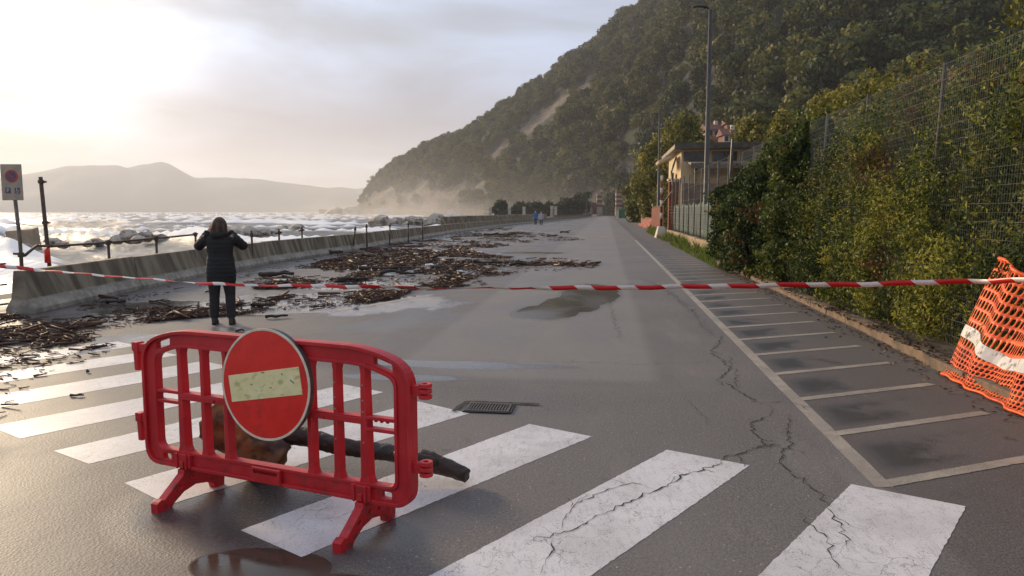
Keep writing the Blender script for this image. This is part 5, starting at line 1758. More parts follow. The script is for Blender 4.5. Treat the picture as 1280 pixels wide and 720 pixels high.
# feet
foot_prof = [(-.245, 0), (-.15, 0), (-.135, .022), (-.06, .065), (.03, .082), (.12, .062), (.17, .035), (.18, 0), (.245, 0), (.25, .075), (.235, .083), (.225, .078), (.2, .098), (.12, .125), (.055, .14), (.05, .185), (-.05, .185), (-.055, .16), (-.13, .105), (-.195, .058), (-.215, .064), (-.235, .056), (-.245, .05)]
for s_ in (-1, 1):
    holes = [circle(y, z, .0165, 14)[::-1] for y, z in ((-.085, .098), (.005, .123), (.09, .108))]
    vs, fs = shape2d([foot_prof] + holes, .052, .004)
    mb = MB().add([(y + s_ * .62, x, z) for x, y, z in vs], fs)
    mb.add(*(lambda b: (b.v, b.f))(MB().add([(s_ * .62 - a, -b, z) if False else (s_ * .62 + a, b, z) for z, w_, d_ in ((.17, .064, .05), (.20, .056, .045), (.29, .085, .05)) for a, b in ((-w_ / 2, -d_ / 2), (w_ / 2, -d_ / 2), (w_ / 2, d_ / 2), (-w_ / 2, d_ / 2))],
                                                [(3, 2, 1, 0), (0, 1, 5, 4), (1, 2, 6, 5), (2, 3, 7, 6), (3, 0, 4, 7), (4, 5, 9, 8), (5, 6, 10, 9), (6, 7, 11, 10), (7, 4, 8, 11), (8, 9, 10, 11)])))
    ft = mb.build('foot', RP, bar)
# hooks on the far end, eyes on the near end
for z in (.875, .445):
    mb = MB()
    mb.box((-.945, 0, z), (.06, .036, .05))
    mb.box((-.985, 0, z + .006), (.05, .05, .055))
    mb.box((-.985, 0, z - .075), (.034, .034, .13), None, 1.15)
    mb.build('hook', RP, bar, bevel=.006, seg=2)
for z in (.80, .405):
    mb = MB()
    mb.box((.945, 0, z), (.06, .036, .05))
    for dz in (-.028, .0, .028):
        vs, fs = shape2d([circle(0, 0, .032, 16), circle(0, 0, .016, 16)[::-1]], .020, .002)
        mb.add([(.99 + a, c, z + dz + b) for a, b, c in vs], fs)
    mb.build('eye', RP, bar)

# ---- no entry sign hung on the barrier
sg = empty('no_entry_sign', bar.matrix_basis @ Vector((-.015, -.062, .742)) if False else (Matrix.Translation(BO) @ Matrix.Rotation(BR, 4, 'Z')) @ Vector((.042, -.064, .757)), BR)
sg.rotation_euler = Euler((R(-3), R(-10.5), BR), 'XYZ')
tag(sg, 'round red no entry sign with a cream bar hung askew on the barrier', 'sign')
def disc(rad, y0, y1, n=64):
    return shape2d([circle(0, 0, rad, n)], y1 - y0, .001), (y0 + y1) / 2
(vs, fs), yc = disc(.302, .0, .03)
sb = MB().add([(x, y + .012, z) for x, y, z in vs], fs).build('back_tray', M['sign_back'], sg)
vs, fs = shape2d([circle(0, 0, .302, 64), circle(0, 0, .2915, 64)], .006, .001)
MB().add([(x, y - .006, z) for x, y, z in vs], fs).build('pale_rim', M['sign_rim'], sg)
vs, fs = shape2d([circle(0, 0, .2915, 64)], .004)
MB().add([(x, y - .0055, z) for x, y, z in vs], fs).build('red_face', M['sign_red'], sg)
vs, fs = shape2d([[(-.246, -.073), (.246, -.073), (.246, .073), (-.246, .073)]], .002)
cbm = MB().add([(x, y - .0085, z) for x, y, z in vs], fs).build('cream_bar', M['sign_cream'], sg)
mb = MB()
for x, z, l, a in ((.19, .0, .03, 40), (.04, -.02, .014, 0), (-.09, .01, .012, 20), (.13, .045, .012, 70), (.0, .065, .02, 5)):
    mb.box((x, -.0100, z), (l, .001, .0045), Matrix.Rotation(R(a), 3, 'Y'))
mb.build('scuff', M['sign_back'], cbm)
for sx in (-.14, .14):
    MB().box((sx, .045, .06), (.03, .05, .2)).build('bracket', M['sign_back'], sg)

# ---- driftwood: stump and trunk lying behind the barrier
dw = empty('driftwood_trunk', (-1.66, 4.66, 0))
tag(dw, 'wet dark driftwood trunk with a broken brown root end lying behind the barrier', 'driftwood')
dw.name = 'driftwood_log'
from mathutils import noise as mnoise
def gnarl(mb, amp, fr, seed):
    off = Vector((seed * 3.1, seed * 1.7, seed))
    out = []
    for v in mb.v:
        v = Vector(v)
        k = Vector((mnoise.noise(v * fr + off), mnoise.noise(v * fr + off + Vector((9, 0, 0))), mnoise.noise(v * fr + off + Vector((0, 9, 0)))))
        out.append(tuple(v + k * amp))
    mb.v = out
    return mb
mb = MB()
def smooth_path(pts, n):
    pts = [Vector(p) for p in pts]
    out = []
    for i in range(len(pts) - 1):
        p0, p1, p2, p3 = pts[max(i - 1, 0)], pts[i], pts[i + 1], pts[min(i + 2, len(pts) - 1)]
        for k in range(n):
            t = k / n
            out.append(.5 * ((2 * p1) + (p2 - p0) * t + (2 * p0 - 5 * p1 + 4 * p2 - p3) * t * t + (3 * p1 - p0 - 3 * p2 + p3) * t ** 3))
    return out + [pts[-1]]
# root end: a thick short wedge leaning from upper left to lower right
pth = smooth_path([(-.26, -.03, .37), (-.16, -.04, .33), (-.02, -.06, .24), (.08, -.11, .14), (.13, -.16, .085)], 8)
nn_ = len(pth)
rad = np.interp(np.linspace(0, 1, nn_), [0, .08, .25, .5, .75, 1], [.04, .105, .14, .155, .15, .10])
mb.tube(pth, list(rad), 30)
gnarl(mb, .075, 6, 3)
gnarl(mb, .035, 17, 5)
gnarl(mb, .012, 45, 6)
for i, v in enumerate(mb.v):
    if v[2] < 0.004:
        mb.v[i] = (v[0], v[1], 0.004 + .1 * (v[2] - .004) * 0)
mb.build('root_stump', M['broken_wood'], dw, True)
mb = MB()
pth = smooth_path([(.05, .06, .235), (.25, .05, .23), (.45, .01, .20), (.75, -.05, .168), (1.02, -.11, .135), (1.2, -.165, .11), (1.38, -.235, .07)], 14)
rad = np.interp(np.linspace(0, 1, len(pth)), [0, .12, .2, .35, .55, .68, .72, .8, 1], [.08, .075, .056, .054, .05, .05, .062, .054, .046])
mb.tube(pth, list(rad), 22)
gnarl(mb, .024, 5, 8)
gnarl(mb, .009, 30, 9)
mb.build('trunk', M['wet_wood'], dw, True)
mb = MB()
mb.tube(smooth_path([(.93, -.16, .19), (1.05, -.2, .18), (1.2, -.23, .155)], 5), [.018, .03, .032, .032, .03, .028, .026, .026, .025, .022, .018], 10)
gnarl(mb, .008, 20, 2)
mb.build('broken_branch', M['wet_wood'], dw, True)

# ================================================================== WARNING TAPE
TP = [tuple(atY(*q)) for q in [(-90, 326, 11.7), (0, 333, 11.35), (100, 342, 11.0), (200, 350, 10.7), (280, 355.5, 10.35), (400, 357.5, 9.95), (560, 360, 9.4), (700, 360, 8.95), (820, 359, 8.6), (940, 357, 8.3), (1080, 355, 8.0), (1200, 352, 7.6), (1250, 351, 7.2), (1310, 349, 6.6)]]
def build_tape():
    path = smooth_path(TP, 44)
    L = [0]
    for a, b in zip(path, path[1:]):
        L.append(L[-1] + (b - a).length)
    n = len(path)
    V, Fs, UV = [], [], []
    tw = fbm(np.array(L) * .55 + 3, np.zeros(n), 3, 71)
    tw2 = fbm(np.array(L) * 1.7 + 3, np.zeros(n) + 4, 2, 72)
    for i, p in enumerate(path):
        t = (path[min(i + 1, n - 1)] - path[max(i - 1, 0)]).normalized()
        side = t.cross(Vector((0, 0, 1))).normalized()
        up = side.cross(t)
        amp = .8 + .3 * max(0, min(1, 1 - L[i] / 8))
        a = (tw[i] - .5) * 4.4 * amp + (tw2[i] - .5) * 1.4
        if L[i] > 10:
            a *= .55
        wv = up * math.cos(a) + side * math.sin(a)
        p = p + Vector((0, 0, .004 * math.sin(L[i] * 5) + .004 * math.sin(L[i] * 11)))
        V += [p - wv * .027, p + wv * .027]
        UV += [(L[i] / .52, 0), (L[i] / .52, 1)]
        if i:
            b = 2 * i
            Fs.append((b - 2, b, b + 1, b - 1))
    o = MB().add(V, Fs).build('warning_tape', M['tape'], None, True)
    uvl = o.data.uv_layers.new(name='UVMap')
    for lp in o.data.loops:
        uvl.data[lp.index].uv = UV[lp.vertex_index]
    o.modifiers.new('thickness', 'SOLIDIFY').thickness = .0012
    tag(o, 'red and white warning tape strung right across the road', 'tape')
build_tape()

# ================================================================== ORANGE SAFETY NET
def build_net():
    t = tag(empty('orange_safety_net'), 'orange plastic safety net slumped against the mesh fence at the kerb', 'net')
    # end line (far end) from ground flare to the tied top, measured; the net runs from there towards the camera
    prof = [(-.17, .015), (-.09, .07), (-.01, .17), (.08, .28), (.26, .62), (.40, .88), (.54, 1.13)]
    def S_(u, v):       # u metres along from far end, v 0..1 up
        k = v * (len(prof) - 1)
        i = min(int(k), len(prof) - 2)
        f = k - i
        a, b = prof[i], prof[i + 1]
        x, z = a[0] + (b[0] - a[0]) * f, a[1] + (b[1] - a[1]) * f
        x += .06 * math.sin(u * 7.5 + v * 3.0) * (.3 + v) * min(1, u * 2) + .02 * math.sin(u * 17 + v * 5)
        z += (.05 * math.sin(u * 5.2 + 1.2) * v) - .12 * v * math.sin(min(u, 1.6) / 1.6 * math.pi) * .8
        z = max(z, .012)
        s_ = 8.0 - u + .06 * math.sin(v * 4 + u * 3) * v + .48 * v * (1 - .5 * min(1, u / 2))
        return rd(3.60 + x - .02 * u, s_, z)
    nu, nv = 68, 16
    V, Fs = [], []
    def node(u, v):
        V.append(S_(u, v))
        return len(V) - 1
    lu, hv = 3.1 / nu, 1.0 / nv
    for i in range(nu):
        for j in range(nv):
            u0, v0 = i * lu, j * hv
            sq_ = [node(u0 + a * lu, v0 + b * hv) for a, b in ((0, 0), (.5, 0), (1, 0), (1, .5), (1, 1), (.5, 1), (0, 1), (0, .5))]
            k = .36 if (j not in (0, nv - 1)) else .3
            h_ = [node(u0 + (.5 + a * .36) * lu, v0 + (.5 + b * .40) * hv) for a, b in ((-.75, -.75), (0, -1), (.75, -.75), (1, 0), (.75, .75), (0, 1), (-.75, .75), (-1, 0))]
            for q in range(8):
                q2 = (q + 1) % 8
                Fs.append((sq_[q], sq_[q2], h_[q2], h_[q]))
    o = link('net_mesh', npmesh('net_mesh', [tuple(v) for v in V], Fs), M['orange_net'], t, True)
    bm = bmesh.new()
    bm.from_mesh(o.data)
    bmesh.ops.remove_doubles(bm, verts=bm.verts[:], dist=.0008)
    bm.to_mesh(o.data)
    bm.free()
    o.modifiers.new('thickness', 'SOLIDIFY').thickness = .0025
    # rolled upper hem and lower hem
    for v, r_ in ((1.0, .02), (0.0, .013)):
        pth = [S_(u, v) + Vector((0, 0, .012)) for u in np.linspace(0, 3.1, 40)]
        MB().tube(pth, [r_ * (1 + .12 * math.sin(k * 1.9)) for k in range(40)], 8).build('hem', M['orange_net'], t, True)
    # white printed band tied round the middle
    W = []
    F2 = []
    us = np.linspace(0, 3.1, 60)
    for i, u in enumerate(us):
        vm = .565 - .035 * u + .01 * math.sin(u * 6)
        for dv in (-.028, .028):
            p = S_(u, vm + dv)
            nr_ = (S_(u + .02, vm) - S_(u - .02, vm)).cross(S_(u, vm + .03) - S_(u, vm - .03)).normalized()
            if nr_.x > 0:
                nr_ = -nr_
            W.append(p + nr_ * .009)
        if i:
            F2.append((2 * i - 2, 2 * i, 2 * i + 1, 2 * i - 1))
    bd_ = MB().add(W, F2).build('printed_band', M['white_tape'], t, False)
    bd_.modifiers.new('thickness', 'SOLIDIFY').thickness = .002
    for u, txt, sz in ((.16, '50', .07),):
        vs, fs = text_mesh(txt, sz, .001)
        a, b = S_(u - .05, .56), S_(u + .05, .56)
        ax = (b - a).normalized()
        up = (S_(u, .60) - S_(u, .52)).normalized()
        nrm = ax.cross(up)
        if nrm.dot(Vector((-DY, DX, 0))) < 0:
            nrm = -nrm
        org = S_(u, .56) - Vector((DY, -DX, 0)) * .026 + Vector((0, 0, .01))
        MB().add([org + ax * x + up * z for x, y, z in vs], fs).build('lettering', M['sign_back'], bd_)
build_net()

# ================================================================== PEOPLE
def person(loc, rz, label, mats, scale=1.0, photo=True, stride=0.0):
    t = empty('person', loc, rz)
    t.scale = (scale,) * 3
    tag(t, label, 'person')
    fl, fr_ = (-.125, .02), (.125, -.02)
    hipL, hipR = (-.095, 0, .80), (.095, 0, .80)
    aL, aR = Vector((fl[0], fl[1] + stride, .075)), Vector((fr_[0], fr_[1] - stride, .075))
    kL, kR = Vector((-.112, .03 + stride * .6, .44)), Vector((.112, .03 - stride * .35, .44))
    if photo:
        elL, haL = Vector((-.335, .13, 1.165)), Vector((-.185, .265, 1.425))
        elR, haR = Vector((.31, .13, 1.165)), Vector((.055, .275, 1.42))
    else:
        elL, haL = Vector((-.26, -.05 - stride * .3, 1.05)), Vector((-.25, .06 - stride * .4, .82))
        elR, haR = Vector((.26, -.05 + stride * .3, 1.05)), Vector((.25, .06 + stride * .4, .82))
    shL, shR = Vector((-.178, 0, 1.285)), Vector((.178, 0, 1.285))
    # body: one surface
    mb = MB()
    mb.loft([((0, 0, .74), .16, .11), ((0, 0, .86), .165, .115), ((0, 0, 1.02), .135, .1), ((0, 0, 1.18), .16, .11), ((0, 0, 1.28), .165, .095), ((0, 0, 1.33), .1, .075), ((0, .0, 1.37), .055, .055), ((0, .015, 1.44), .05, .052)], 18)
    mb.ico((0, .035, 1.485), .1, 3, 0, 0, (.78, .95, 1.14))
    mb.ico((0, .135, 1.47), .016, 1, 0, 0, (.8, 1.3, 1.2))
    for s_ in (-1, 1):
        mb.ico((s_ * .08, .02, 1.48), .022, 1, 0, 0, (.4, 1, 1.4))
    for h, k, a in ((Vector(hipL), kL, aL), (Vector(hipR), kR, aR)):
        mb.tube([h + Vector((0, 0, .04)), h.lerp(k, .5), k, k.lerp(a, .35) - Vector((0, .008, 0)), a, a - Vector((0, -.01, .05))], [.088, .072, .048, .046, .036, .038], 12)
    for sh_, e, ha in ((shL, elL, haL), (shR, elR, haR)):
        mb.tube([sh_, sh_.lerp(e, .5), e, e.lerp(ha, .5), ha], [.058, .05, .04, .036, .026], 10)
        dv = (ha - e).normalized()
        mb.ico(ha + dv * .04, .045, 2, 0, 0, (.85, .5, 1.1))
        sd = Vector((1, 0, 0)) if ha.x < 0 else Vector((-1, 0, 0))
        fw = (Vector((0, 1, .25)) if photo else Vector((0, .2, -1))).normalized()
        for k in range(4):
            b = ha + dv * (.075 - .002 * k) + fw * (.012 * k - .02) * (1 if photo else .6)
            lnth = (.055, .064, .06, .048)[k]
            mb.tube([b - dv * .02, b + dv * lnth * .55, b + dv * lnth * .75 + sd * .03], [.010, .0092, .0075], 7)
        b = ha + dv * .02 + sd * .02 - fw * .02
        mb.tube([b, b + sd * .03 + dv * .02, b + sd * .04 + dv * .045], [.011, .010, .008], 7)
    body = mb.build('body', M['skin'], t, True)
    rm = body.modifiers.new('one_surface', 'REMESH')
    rm.mode = 'VOXEL'
    rm.voxel_size = .0075
    rm.use_smooth_shade = True
    # trousers
    mb = MB()
    mb.loft([((0, 0, .72), .17, .125), ((0, -.005, .82), .18, .14), ((0, 0, .95), .165, .12)], 18)
    for h, k, a in ((Vector(hipL), kL, aL), (Vector(hipR), kR, aR)):
        mb.tube([h, h.lerp(k, .45), k, k.lerp(a, .45) - Vector((0, .01, 0)), a + Vector((0, 0, .03))], [.108, .096, .075, .072, .064], 14)
    tr = mb.build('trousers', mats[1], t, True)
    rm = tr.modifiers.new('one_surface', 'REMESH')
    rm.mode = 'VOXEL'
    rm.voxel_size = .011
    rm.use_smooth_shade = True
    # quilted jacket with sleeves, collar, hood
    mb = MB()
    base = [(.64, .205, .155), (.72, .215, .165), (.82, .212, .165), (.95, .195, .150), (1.04, .180, .138), (1.15, .188, .142), (1.24, .195, .138), (1.295, .180, .120), (1.335, .12, .095), (1.37, .085, .085)]
    zs = np.linspace(.64, 1.37, 60)
    rx = np.interp(zs, [b[0] for b in base], [b[1] for b in base])
    ry = np.interp(zs, [b[0] for b in base], [b[2] for b in base])
    q = .0045 * np.abs(np.sin((zs - .64) / .062 * math.pi)) - .003
    mb.loft([((0, -.005, float(z)), float(a + c), float(b + c)) for z, a, b, c in zip(zs, rx, ry, q)], 28)
    for sh_, e, ha in ((shL, elL, haL), (shR, elR, haR)):
        cuff = e.lerp(ha, .82)
        pth = [sh_ + Vector((-.02 * (1 if sh_.x > 0 else -1), 0, .0)), sh_.lerp(e, .3), sh_.lerp(e, .65), e, e.lerp(cuff, .35), e.lerp(cuff, .7), cuff]
        fine = smooth_path(pth, 6)
        rr = np.interp(np.linspace(0, 1, len(fine)), [0, .3, .5, .75, 1], [.082, .074, .068, .058, .048])
        rr = rr + .004 * np.sin(np.arange(len(fine)) * 1.7)
        mb.tube(fine, list(rr), 14)
    mb.tube([(-.10, -.085, 1.36), (-.05, -.125, 1.335), (.05, -.125, 1.335), (.10, -.085, 1.36)], [.035, .045, .045, .035], 10)
    jk = mb.build('jacket', mats[0], t, True)
    rm = jk.modifiers.new('one_surface', 'REMESH')
    rm.mode = 'VOXEL'
    rm.voxel_size = .0085
    rm.use_smooth_shade = True
    # hair
    mb = MB()
    if photo:
        rings = [((0, -.03, 1.345), .085, .055), ((0, -.035, 1.38), .108, .078), ((0, -.03, 1.43), .113, .095), ((0, -.012, 1.49), .107, .106), ((0, -.002, 1.54), .092, .098), ((0, .006, 1.58), .062, .07), ((0, .008, 1.602), .022, .028)]
        mb.loft(rings, 36)
        out = []
        for v in mb.v:
            v = Vector(v)
            a = math.atan2(v.y, v.x)
            k = 1 + .035 * math.sin(a * 13) * max(0, min(1, (1.6 - v.z) / .2)) + .02 * math.sin(a * 31 + v.z * 30)
            out.append((v.x * k, v.y * k, v.z + .012 * math.sin(a * 9) * (1 if v.z < 1.36 else 0)))
        mb.v = out
        for k in range(40):
            a = rg.uniform(math.pi * .95, math.pi * 2.05)
            p = Vector((.104 * math.cos(a), -.03 + .085 * math.sin(a), 1.42))
            mb.tube([p, p + Vector((.012 * math.cos(a), .01 * math.sin(a), -.05)), p + Vector((.03 * math.cos(a + rg.uniform(-.5, .5)), .02 * math.sin(a), -.095 - rg.uniform(0, .03)))], [.012, .009, .002], 4)
    else:
        mb.loft([((0, -.02, 1.43), .07, .07), ((0, -.01, 1.49), .09, .09), ((0, .005, 1.55), .085, .1), ((0, .012, 1.59), .055, .07), ((0, .014, 1.61), .02, .02)], 18)
    mb.build('hair', M['hair'], t, True)
    for a in (aL, aR):
        mb = MB()
        sx = a.x
        mb.loft([((sx, a.y + .05, 0.004), .046, .125), ((sx, a.y + .05, .03), .048, .128), ((sx, a.y + .035, .06), .045, .105), ((sx, a.y, .10), .044, .055), ((sx, a.y - .005, .13), .044, .05)], 16)
        mb.build('shoe', M['shoe'], t, True)
    return t
wp = at(279, 405.5)
wm_ = person((wp.x, wp.y, 0), R(10), 'woman seen from behind in a black quilted jacket, both hands raised to photograph the sea', (M['black_cloth'], M['black_trouser']))
ph = MB().box((0, 0, 0), (.15, .009, .075)).build('mobile_phone', M['phone'], None, bevel=.003)
ph.matrix_world = Matrix.Translation((wp.x, wp.y, 0)) @ Matrix.Rotation(R(10), 4, 'Z') @ Matrix.Translation((-.065, .345, 1.485))
tag(ph, 'dark mobile phone held up in front of the woman in black', 'phone')
q = at(669.5, 280.5)
person((q.x, q.y, 0), R(160), 'distant walker in a blue jacket beside the last concrete barriers', (M['blue_cloth'], M['dark_cloth']), 1.12, False, .16)
q = at(676.5, 281.5)
person((q.x, q.y, 0), R(170), 'distant walker in a pale grey jacket next to the one in blue', (M['grey_cloth'], M['dark_cloth']), 1.05, False, .1)

# ================================================================== DRAIN, DEBRIS
dr = empty('drain_grate', (-.20, 6.24, 0), R(-8))
tag(dr, 'cast iron drain grate sunk in cracked asphalt at the end of a zebra stripe', 'drain')
vs, fs = shape2d([[(-.19, -.13), (.19, -.13), (.19, .13), (-.19, .13)], [(-.165, .105), (.165, .105), (.165, -.105), (-.165, -.105)]], .012)
MB().add([(x, z, .006) if False else (x, z, y + .010) for x, y, z in vs], fs).build('frame', M['cast_iron'], dr)
MB().box((0, 0, .0035), (.36, .24, .004)).build('pit', M['dark_gap'], dr)
gb = MB().box((0, 0, .0115), (.014, .212, .009)).build('grate_bar', M['cast_iron'], dr, bevel=.002)
gb.location.x = -.15
for k in range(1, 13):
    o = gb.copy()
    COL.objects.link(o)
    o.location.x = -.15 + k * .025
g = random.Random(4)
V, Fs = [], []
path = [(-.27, -.16), (-.255, -.03), (-.235, .1), (-.2, .17), (-.05, .175), (.1, .17), (.26, .17), (.42, .165)]
ps = smooth_path([(x, y, 0) for x, y in path], 6)
for i, p in enumerate(ps):
    wd = .018 + .014 * g.random()
    tdir = (ps[min(i + 1, len(ps) - 1)] - ps[max(i - 1, 0)]).normalized()
    n = Vector((-tdir.y, tdir.x, 0))
    V += [p + n * wd + Vector((0, 0, .0115)), p - n * wd * .6 + Vector((0, 0, .0115))]
    if i:
        Fs.append((2 * i - 2, 2 * i - 1, 2 * i + 1, 2 * i))
mb = MB().add(V, Fs)
mb.box((.0, -.145, .0085), (.40, .018, .008))
mb.box((.205, .0, .0085), (.018, .28, .008))
mb.build('gap', M['dark_gap'], dr)

DEB = [  # pixel outline on the ground, how thick it lies
    ([(-60, 470), (-40, 400), (0, 395), (70, 400), (130, 392), (200, 384), (250, 386), (260, 396), (200, 402), (140, 412), (110, 428), (60, 445), (10, 462)], 1.0, 2600),
    ([(130, 388), (260, 380), (330, 372), (330, 392), (250, 398), (180, 398)], .7, 700),
    ([(318, 384), (350, 370), (410, 366), (470, 366), (520, 362), (500, 372), (430, 384), (370, 390)], .9, 1100),
    ([(300, 352), (350, 344), (430, 348), (520, 350), (600, 348), (610, 358), (520, 364), (420, 362), (320, 362)], .9, 1800),
    ([(390, 330), (450, 318), (520, 310), (580, 314), (640, 322), (720, 324), (752, 328), (740, 336), (660, 342), (600, 348), (500, 350), (420, 346)], 1.0, 7000),
    ([(450, 312), (540, 300), (610, 302), (640, 308), (560, 314), (470, 318)], .7, 2000),
    ([(590, 294), (650, 290), (690, 294), (730, 300), (660, 304), (600, 300)], .6, 900),
    ([(80, 382), (180, 362), (300, 338), (430, 318), (560, 293), (640, 283), (640, 287), (570, 300), (440, 326), (310, 348), (190, 372), (100, 392)], .35, 1100),
    ([(-80, 520), (0, 440), (60, 440), (160, 430), (60, 470), (0, 520)], .3, 130)]
def in_poly(x, y, poly):
    r = np.zeros(len(x), bool)
    j = len(poly) - 1
    for i in range(len(poly)):
        xi, yi = poly[i]
        xj, yj = poly[j]
        c = ((yi > y) != (yj > y)) & (x < (xj - xi) * (y - yi) / (yj - yi + 1e-12) + xi)
        r ^= c
        j = i
    return r
def build_debris():
    rng = np.random.default_rng(12)
    A, T = [], []
    for poly, thick, n in DEB:
        n = int(n * 1.5)
        g_ = [at(*p) for p in poly]
        gx, gy = [p.x for p in g_], [p.y for p in g_]
        got = 0
        tries = 0
        while got < n and tries < 60:
            tries += 1
            x = rng.uniform(min(gx), max(gx), 6000)
            y = rng.uniform(min(gy), max(gy), 6000)
            ok = in_poly(x, y, list(zip(gx, gy)))
            x, y = x[ok], y[ok]
            c_ = x * DY - y * DX
            s_ = x * DX + y * DY
            k = fbm(c_ * 1.1 + 30, s_ * .55 + 10, 4, 77)
            ok = rng.random(len(x)) < np.clip((k - (.52 - .06 * thick)) * 6, .05, 1)
            x, y, k = x[ok], y[ok], k[ok]
            take = min(n - got, len(x))
            A.append(np.stack([x[:take], y[:take], k[:take]], 1))
            got += take
    A = np.concatenate(A)
    n = len(A)
    dist = A[:, 1]
    ln = np.clip(rng.lognormal(-2.75, .6, n), .02, .4) * np.clip(.8 + dist / 50, .8, 1.4)
    r_ = ln * rng.uniform(.03, .09, n) + .0025
    a = rng.normal(.15, .75, n)
    tilt = rng.normal(0, .12, n)
    d_ = np.stack([np.cos(a) * np.cos(tilt), np.sin(a) * np.cos(tilt), np.sin(tilt)], 1)
    sd = np.stack([-np.sin(a), np.cos(a), 0 * a], 1)
    up = np.cross(d_, sd)
    c0 = np.stack([A[:, 0], A[:, 1], r_ * .8 + np.abs(d_[:, 2]) * ln * .5 + rng.random(n) * .035 * np.clip((A[:, 2] - .45) * 8, 0, 1)], 1)
    V = []
    for e in (-.5, .5):
        for k in range(4):
            ang = k * math.pi / 2 + .6
            V.append(c0 + d_ * (ln * e)[:, None] + (sd * math.cos(ang) + up * math.sin(ang)) * (r_ * (1 if e < 0 else .7))[:, None])
    V = np.stack(V, 1).reshape(-1, 3)
    V[:, 2] = np.maximum(V[:, 2], .003)
    base = (np.arange(n) * 8)[:, None]
    Fq = np.concatenate([base + np.array(f)[None] for f in ([0, 1, 5, 4], [1, 2, 6, 5], [2, 3, 7, 6], [3, 0, 4, 7], [3, 2, 1, 0], [4, 5, 6, 7])])
    t = np.clip(rng.normal(.4, .22, n) + (rng.random(n) < .05) * .5, 0, 1)
    me = npmesh('storm_debris', V, Fq, np.tile(t, 6))
    tag(link('storm_debris', me, M['stick']), kind='stuff')
build_debris()
# flat weed mats under the sticks
def build_weed():
    rng = np.random.default_rng(13)
    P = []
    for poly, thick, n in DEB:
        g_ = [at(*p) for p in poly]
        gx, gy = np.array([p.x for p in g_]), np.array([p.y for p in g_])
        x = rng.uniform(gx.min(), gx.max(), 40000)
        y = rng.uniform(gy.min(), gy.max(), 40000)
        ok = in_poly(x, y, list(zip(gx, gy)))
        x, y = x[ok], y[ok]
        k = fbm((x * DY - y * DX) * 1.1 + 30, (x * DX + y * DY) * .55 + 10, 4, 77)
        ok = rng.random(len(x)) < np.clip((k - (.55 - .06 * thick)) * 6, 0, 1)
        x, y = x[ok][:int(n * .8)], y[ok][:int(n * .8)]
        P.append(np.stack([x, y, rng.uniform(.004, .03, len(x))], 1))
    P = np.concatenate(P)
    N = np.tile([0, 0, 1.0], (len(P), 1)) + rng.normal(size=P.shape) * .5
    V, Fc = leaf_quads(P, N, .09, .035, rng, 0)
    V[:, 2] = np.maximum(V[:, 2], .003)
    tag(link('washed_up_weed', npmesh('washed_up_weed', V, Fc, np.clip(rng.normal(.3, .25, len(P)), 0, 1)), M['stick']), kind='stuff')
build_weed()
BRL = ['driftwood branch stranded on the wet road by the barriers']
BRS = [(233, 386, .42, .02, .3), (146, 379, .35, .03, .1), (199, 378, .4, .022, .15), (265, 366, .3, .02, -.2), (484, 338, 1.5, .06, .15), (500, 345, 1.1, .05, .25), (345, 347, .9, .07, .05), (440, 352, .7, .06, 0), (420, 318, .6, .08, .1), (706, 292, 1.6, .07, 1.1), (690, 296, 1.2, .05, .9), (617, 295, 1.4, .08, .1), (640, 294, .9, .06, .2), (346, 398, .35, .03, .5), (330, 384, .4, .035, .1), (300, 415, .12, .02, .3), (110, 466, .035, .018, .1), (96, 496, .12, .014, .2), (560, 336, .9, .05, .1), (610, 330, 1.0, .05, .0), (660, 334, 1.2, .05, -.1), (575, 322, .8, .04, .3), (18, 430, .35, .03, .3), (70, 415, .3, .025, .0), (120, 400, .4, .025, .2)]
for i, (px, py, ln, r_, a) in enumerate(BRS):
    p = at(px, py)
    g = random.Random(i)
    d_ = Vector((math.cos(a), math.sin(a), 0))
    pts = [Vector((0, 0, r_)) + d_ * ln * (t - .5) + Vector((g.uniform(-.04, .04) * ln, g.uniform(-.06, .06) * ln, abs(g.gauss(0, .03)) * ln)) for t in (0, .25, .5, .75, 1)]
    mb = MB().tube(smooth_path(pts, 3), [r_ * k for k in np.linspace(1, .5, 13)], 7)
    k = pts[2]
    mb.tube([k, k + Vector((.2 * ln, .12 * ln, .06 * ln)), k + Vector((.32 * ln, .22 * ln, .05 * ln))], [r_ * .6, r_ * .45, r_ * .2], 5)
    o = gnarl(mb, r_ * .5, 5 / max(ln, .2), i).build('driftwood_branch', M['wet_wood'], None, True, loc=(p.x, p.y, 0))
    tag(o, ('short dark twig between two zebra stripes' if i == 16 else 'thin bent twig lying on a zebra stripe') if i in (16, 17) else 'driftwood branch stranded on the wet road, %s branch from the left' % ORD[sorted(q[0] for q in BRS).index(px)], 'branch', 'driftwood branches on the wet road')
SCR = [(525, 313, .28), (545, 315, .26), (600, 316, .2), (537, 332, .22), (485, 345, .3), (350, 352, .28), (520, 318, .16), (445, 385, .1), (455, 334, .2), (575, 340, .16)]
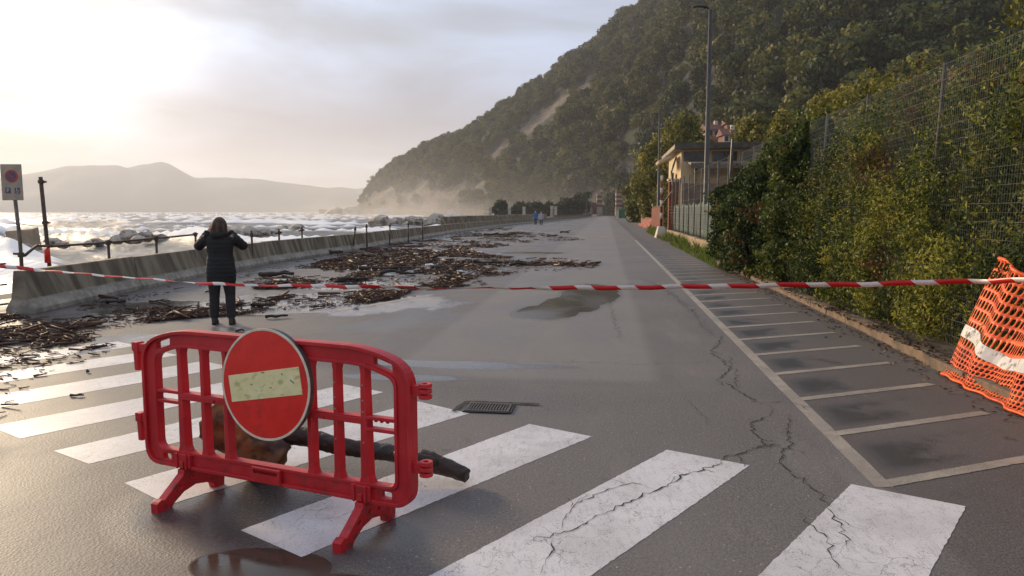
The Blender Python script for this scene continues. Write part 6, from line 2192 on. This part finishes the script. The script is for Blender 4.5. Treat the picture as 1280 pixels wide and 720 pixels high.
for i, (px, py, sz) in enumerate(SCR):
    p = at(px, py)
    mb = MB().ico((0, 0, .0), sz * .5, 2, .35, 200 + i, (1.2, .7, .35), 2)
    mb.v = [(x, y, max(z, -.02)) for x, y, z in mb.v]
    o = mb.build('plastic_scrap', M['plastic_white'], None, i % 2 == 0, loc=(p.x, p.y, .025))
    tag(o, 'white plastic scrap caught in the brown debris, %s from the left' % ORD[sorted(q[0] for q in SCR).index(px)], 'litter', 'white litter among the storm debris')

# ================================================================== SEA MIST ALONG THE FOOT OF THE HILL
mist = MB().box((-70, 520, 32), (420, 520, 74)).build('sea_mist', None)
mm_, mt = newmat('sea_mist')
mco = mt.n('ShaderNodeNewGeometry').outputs['Position']
mz = mt.n('ShaderNodeSeparateXYZ', None, i0=mco)
fall = mt.m('POWER', 2.718, mt.m('DIVIDE', mz.outputs[2], -12.0))
side = mt.m('MULTIPLY', mt.sstep(mz.outputs[0], -200.0, -40.0), mt.m('MULTIPLY', mt.sstep(mz.outputs[0], 138.0, 70.0), mt.sstep(mz.outputs[1], 265.0, 340.0)))
cap = mt.m('MULTIPLY', mt.sstep(mz.outputs[2], 68.0, 45.0), mt.sstep(mz.outputs[1], 775.0, 690.0))
mn_ = mt.sstep(mt.noise(mco, 0.02, 3, 0.5), 0.3, 0.7)
den = mt.m('MULTIPLY', mt.m('MULTIPLY', mt.m('MULTIPLY', fall, side), cap), mt.m('MULTIPLY', mt.m('ADD', mn_, 0.2), 0.0042))
mv = mt.n('ShaderNodeVolumePrincipled', None, Density=den, Anisotropy=0.4)
mv.inputs['Color'].default_value = (0.92, 0.90, 0.88, 1)
mt.n('ShaderNodeOutputMaterial', None, Volume=mv.outputs[0])
mist.data.materials.append(mm_)
tag(mist, kind='stuff')

# ================================================================== HAZE
hz_ = MB().box((-2250, 3150, 172), (10500, 6900, 360)).build('haze', None)
hm, ht = newmat('haze')
pv_ = ht.n('ShaderNodeVolumePrincipled', None, Density=0.0002, Anisotropy=0.3)
pv_.inputs['Color'].default_value = (0.88, 0.90, 0.95, 1)
ht.n('ShaderNodeOutputMaterial', None, Volume=pv_.outputs[0])
hz_.data.materials.append(hm)
tag(hz_, kind='stuff')
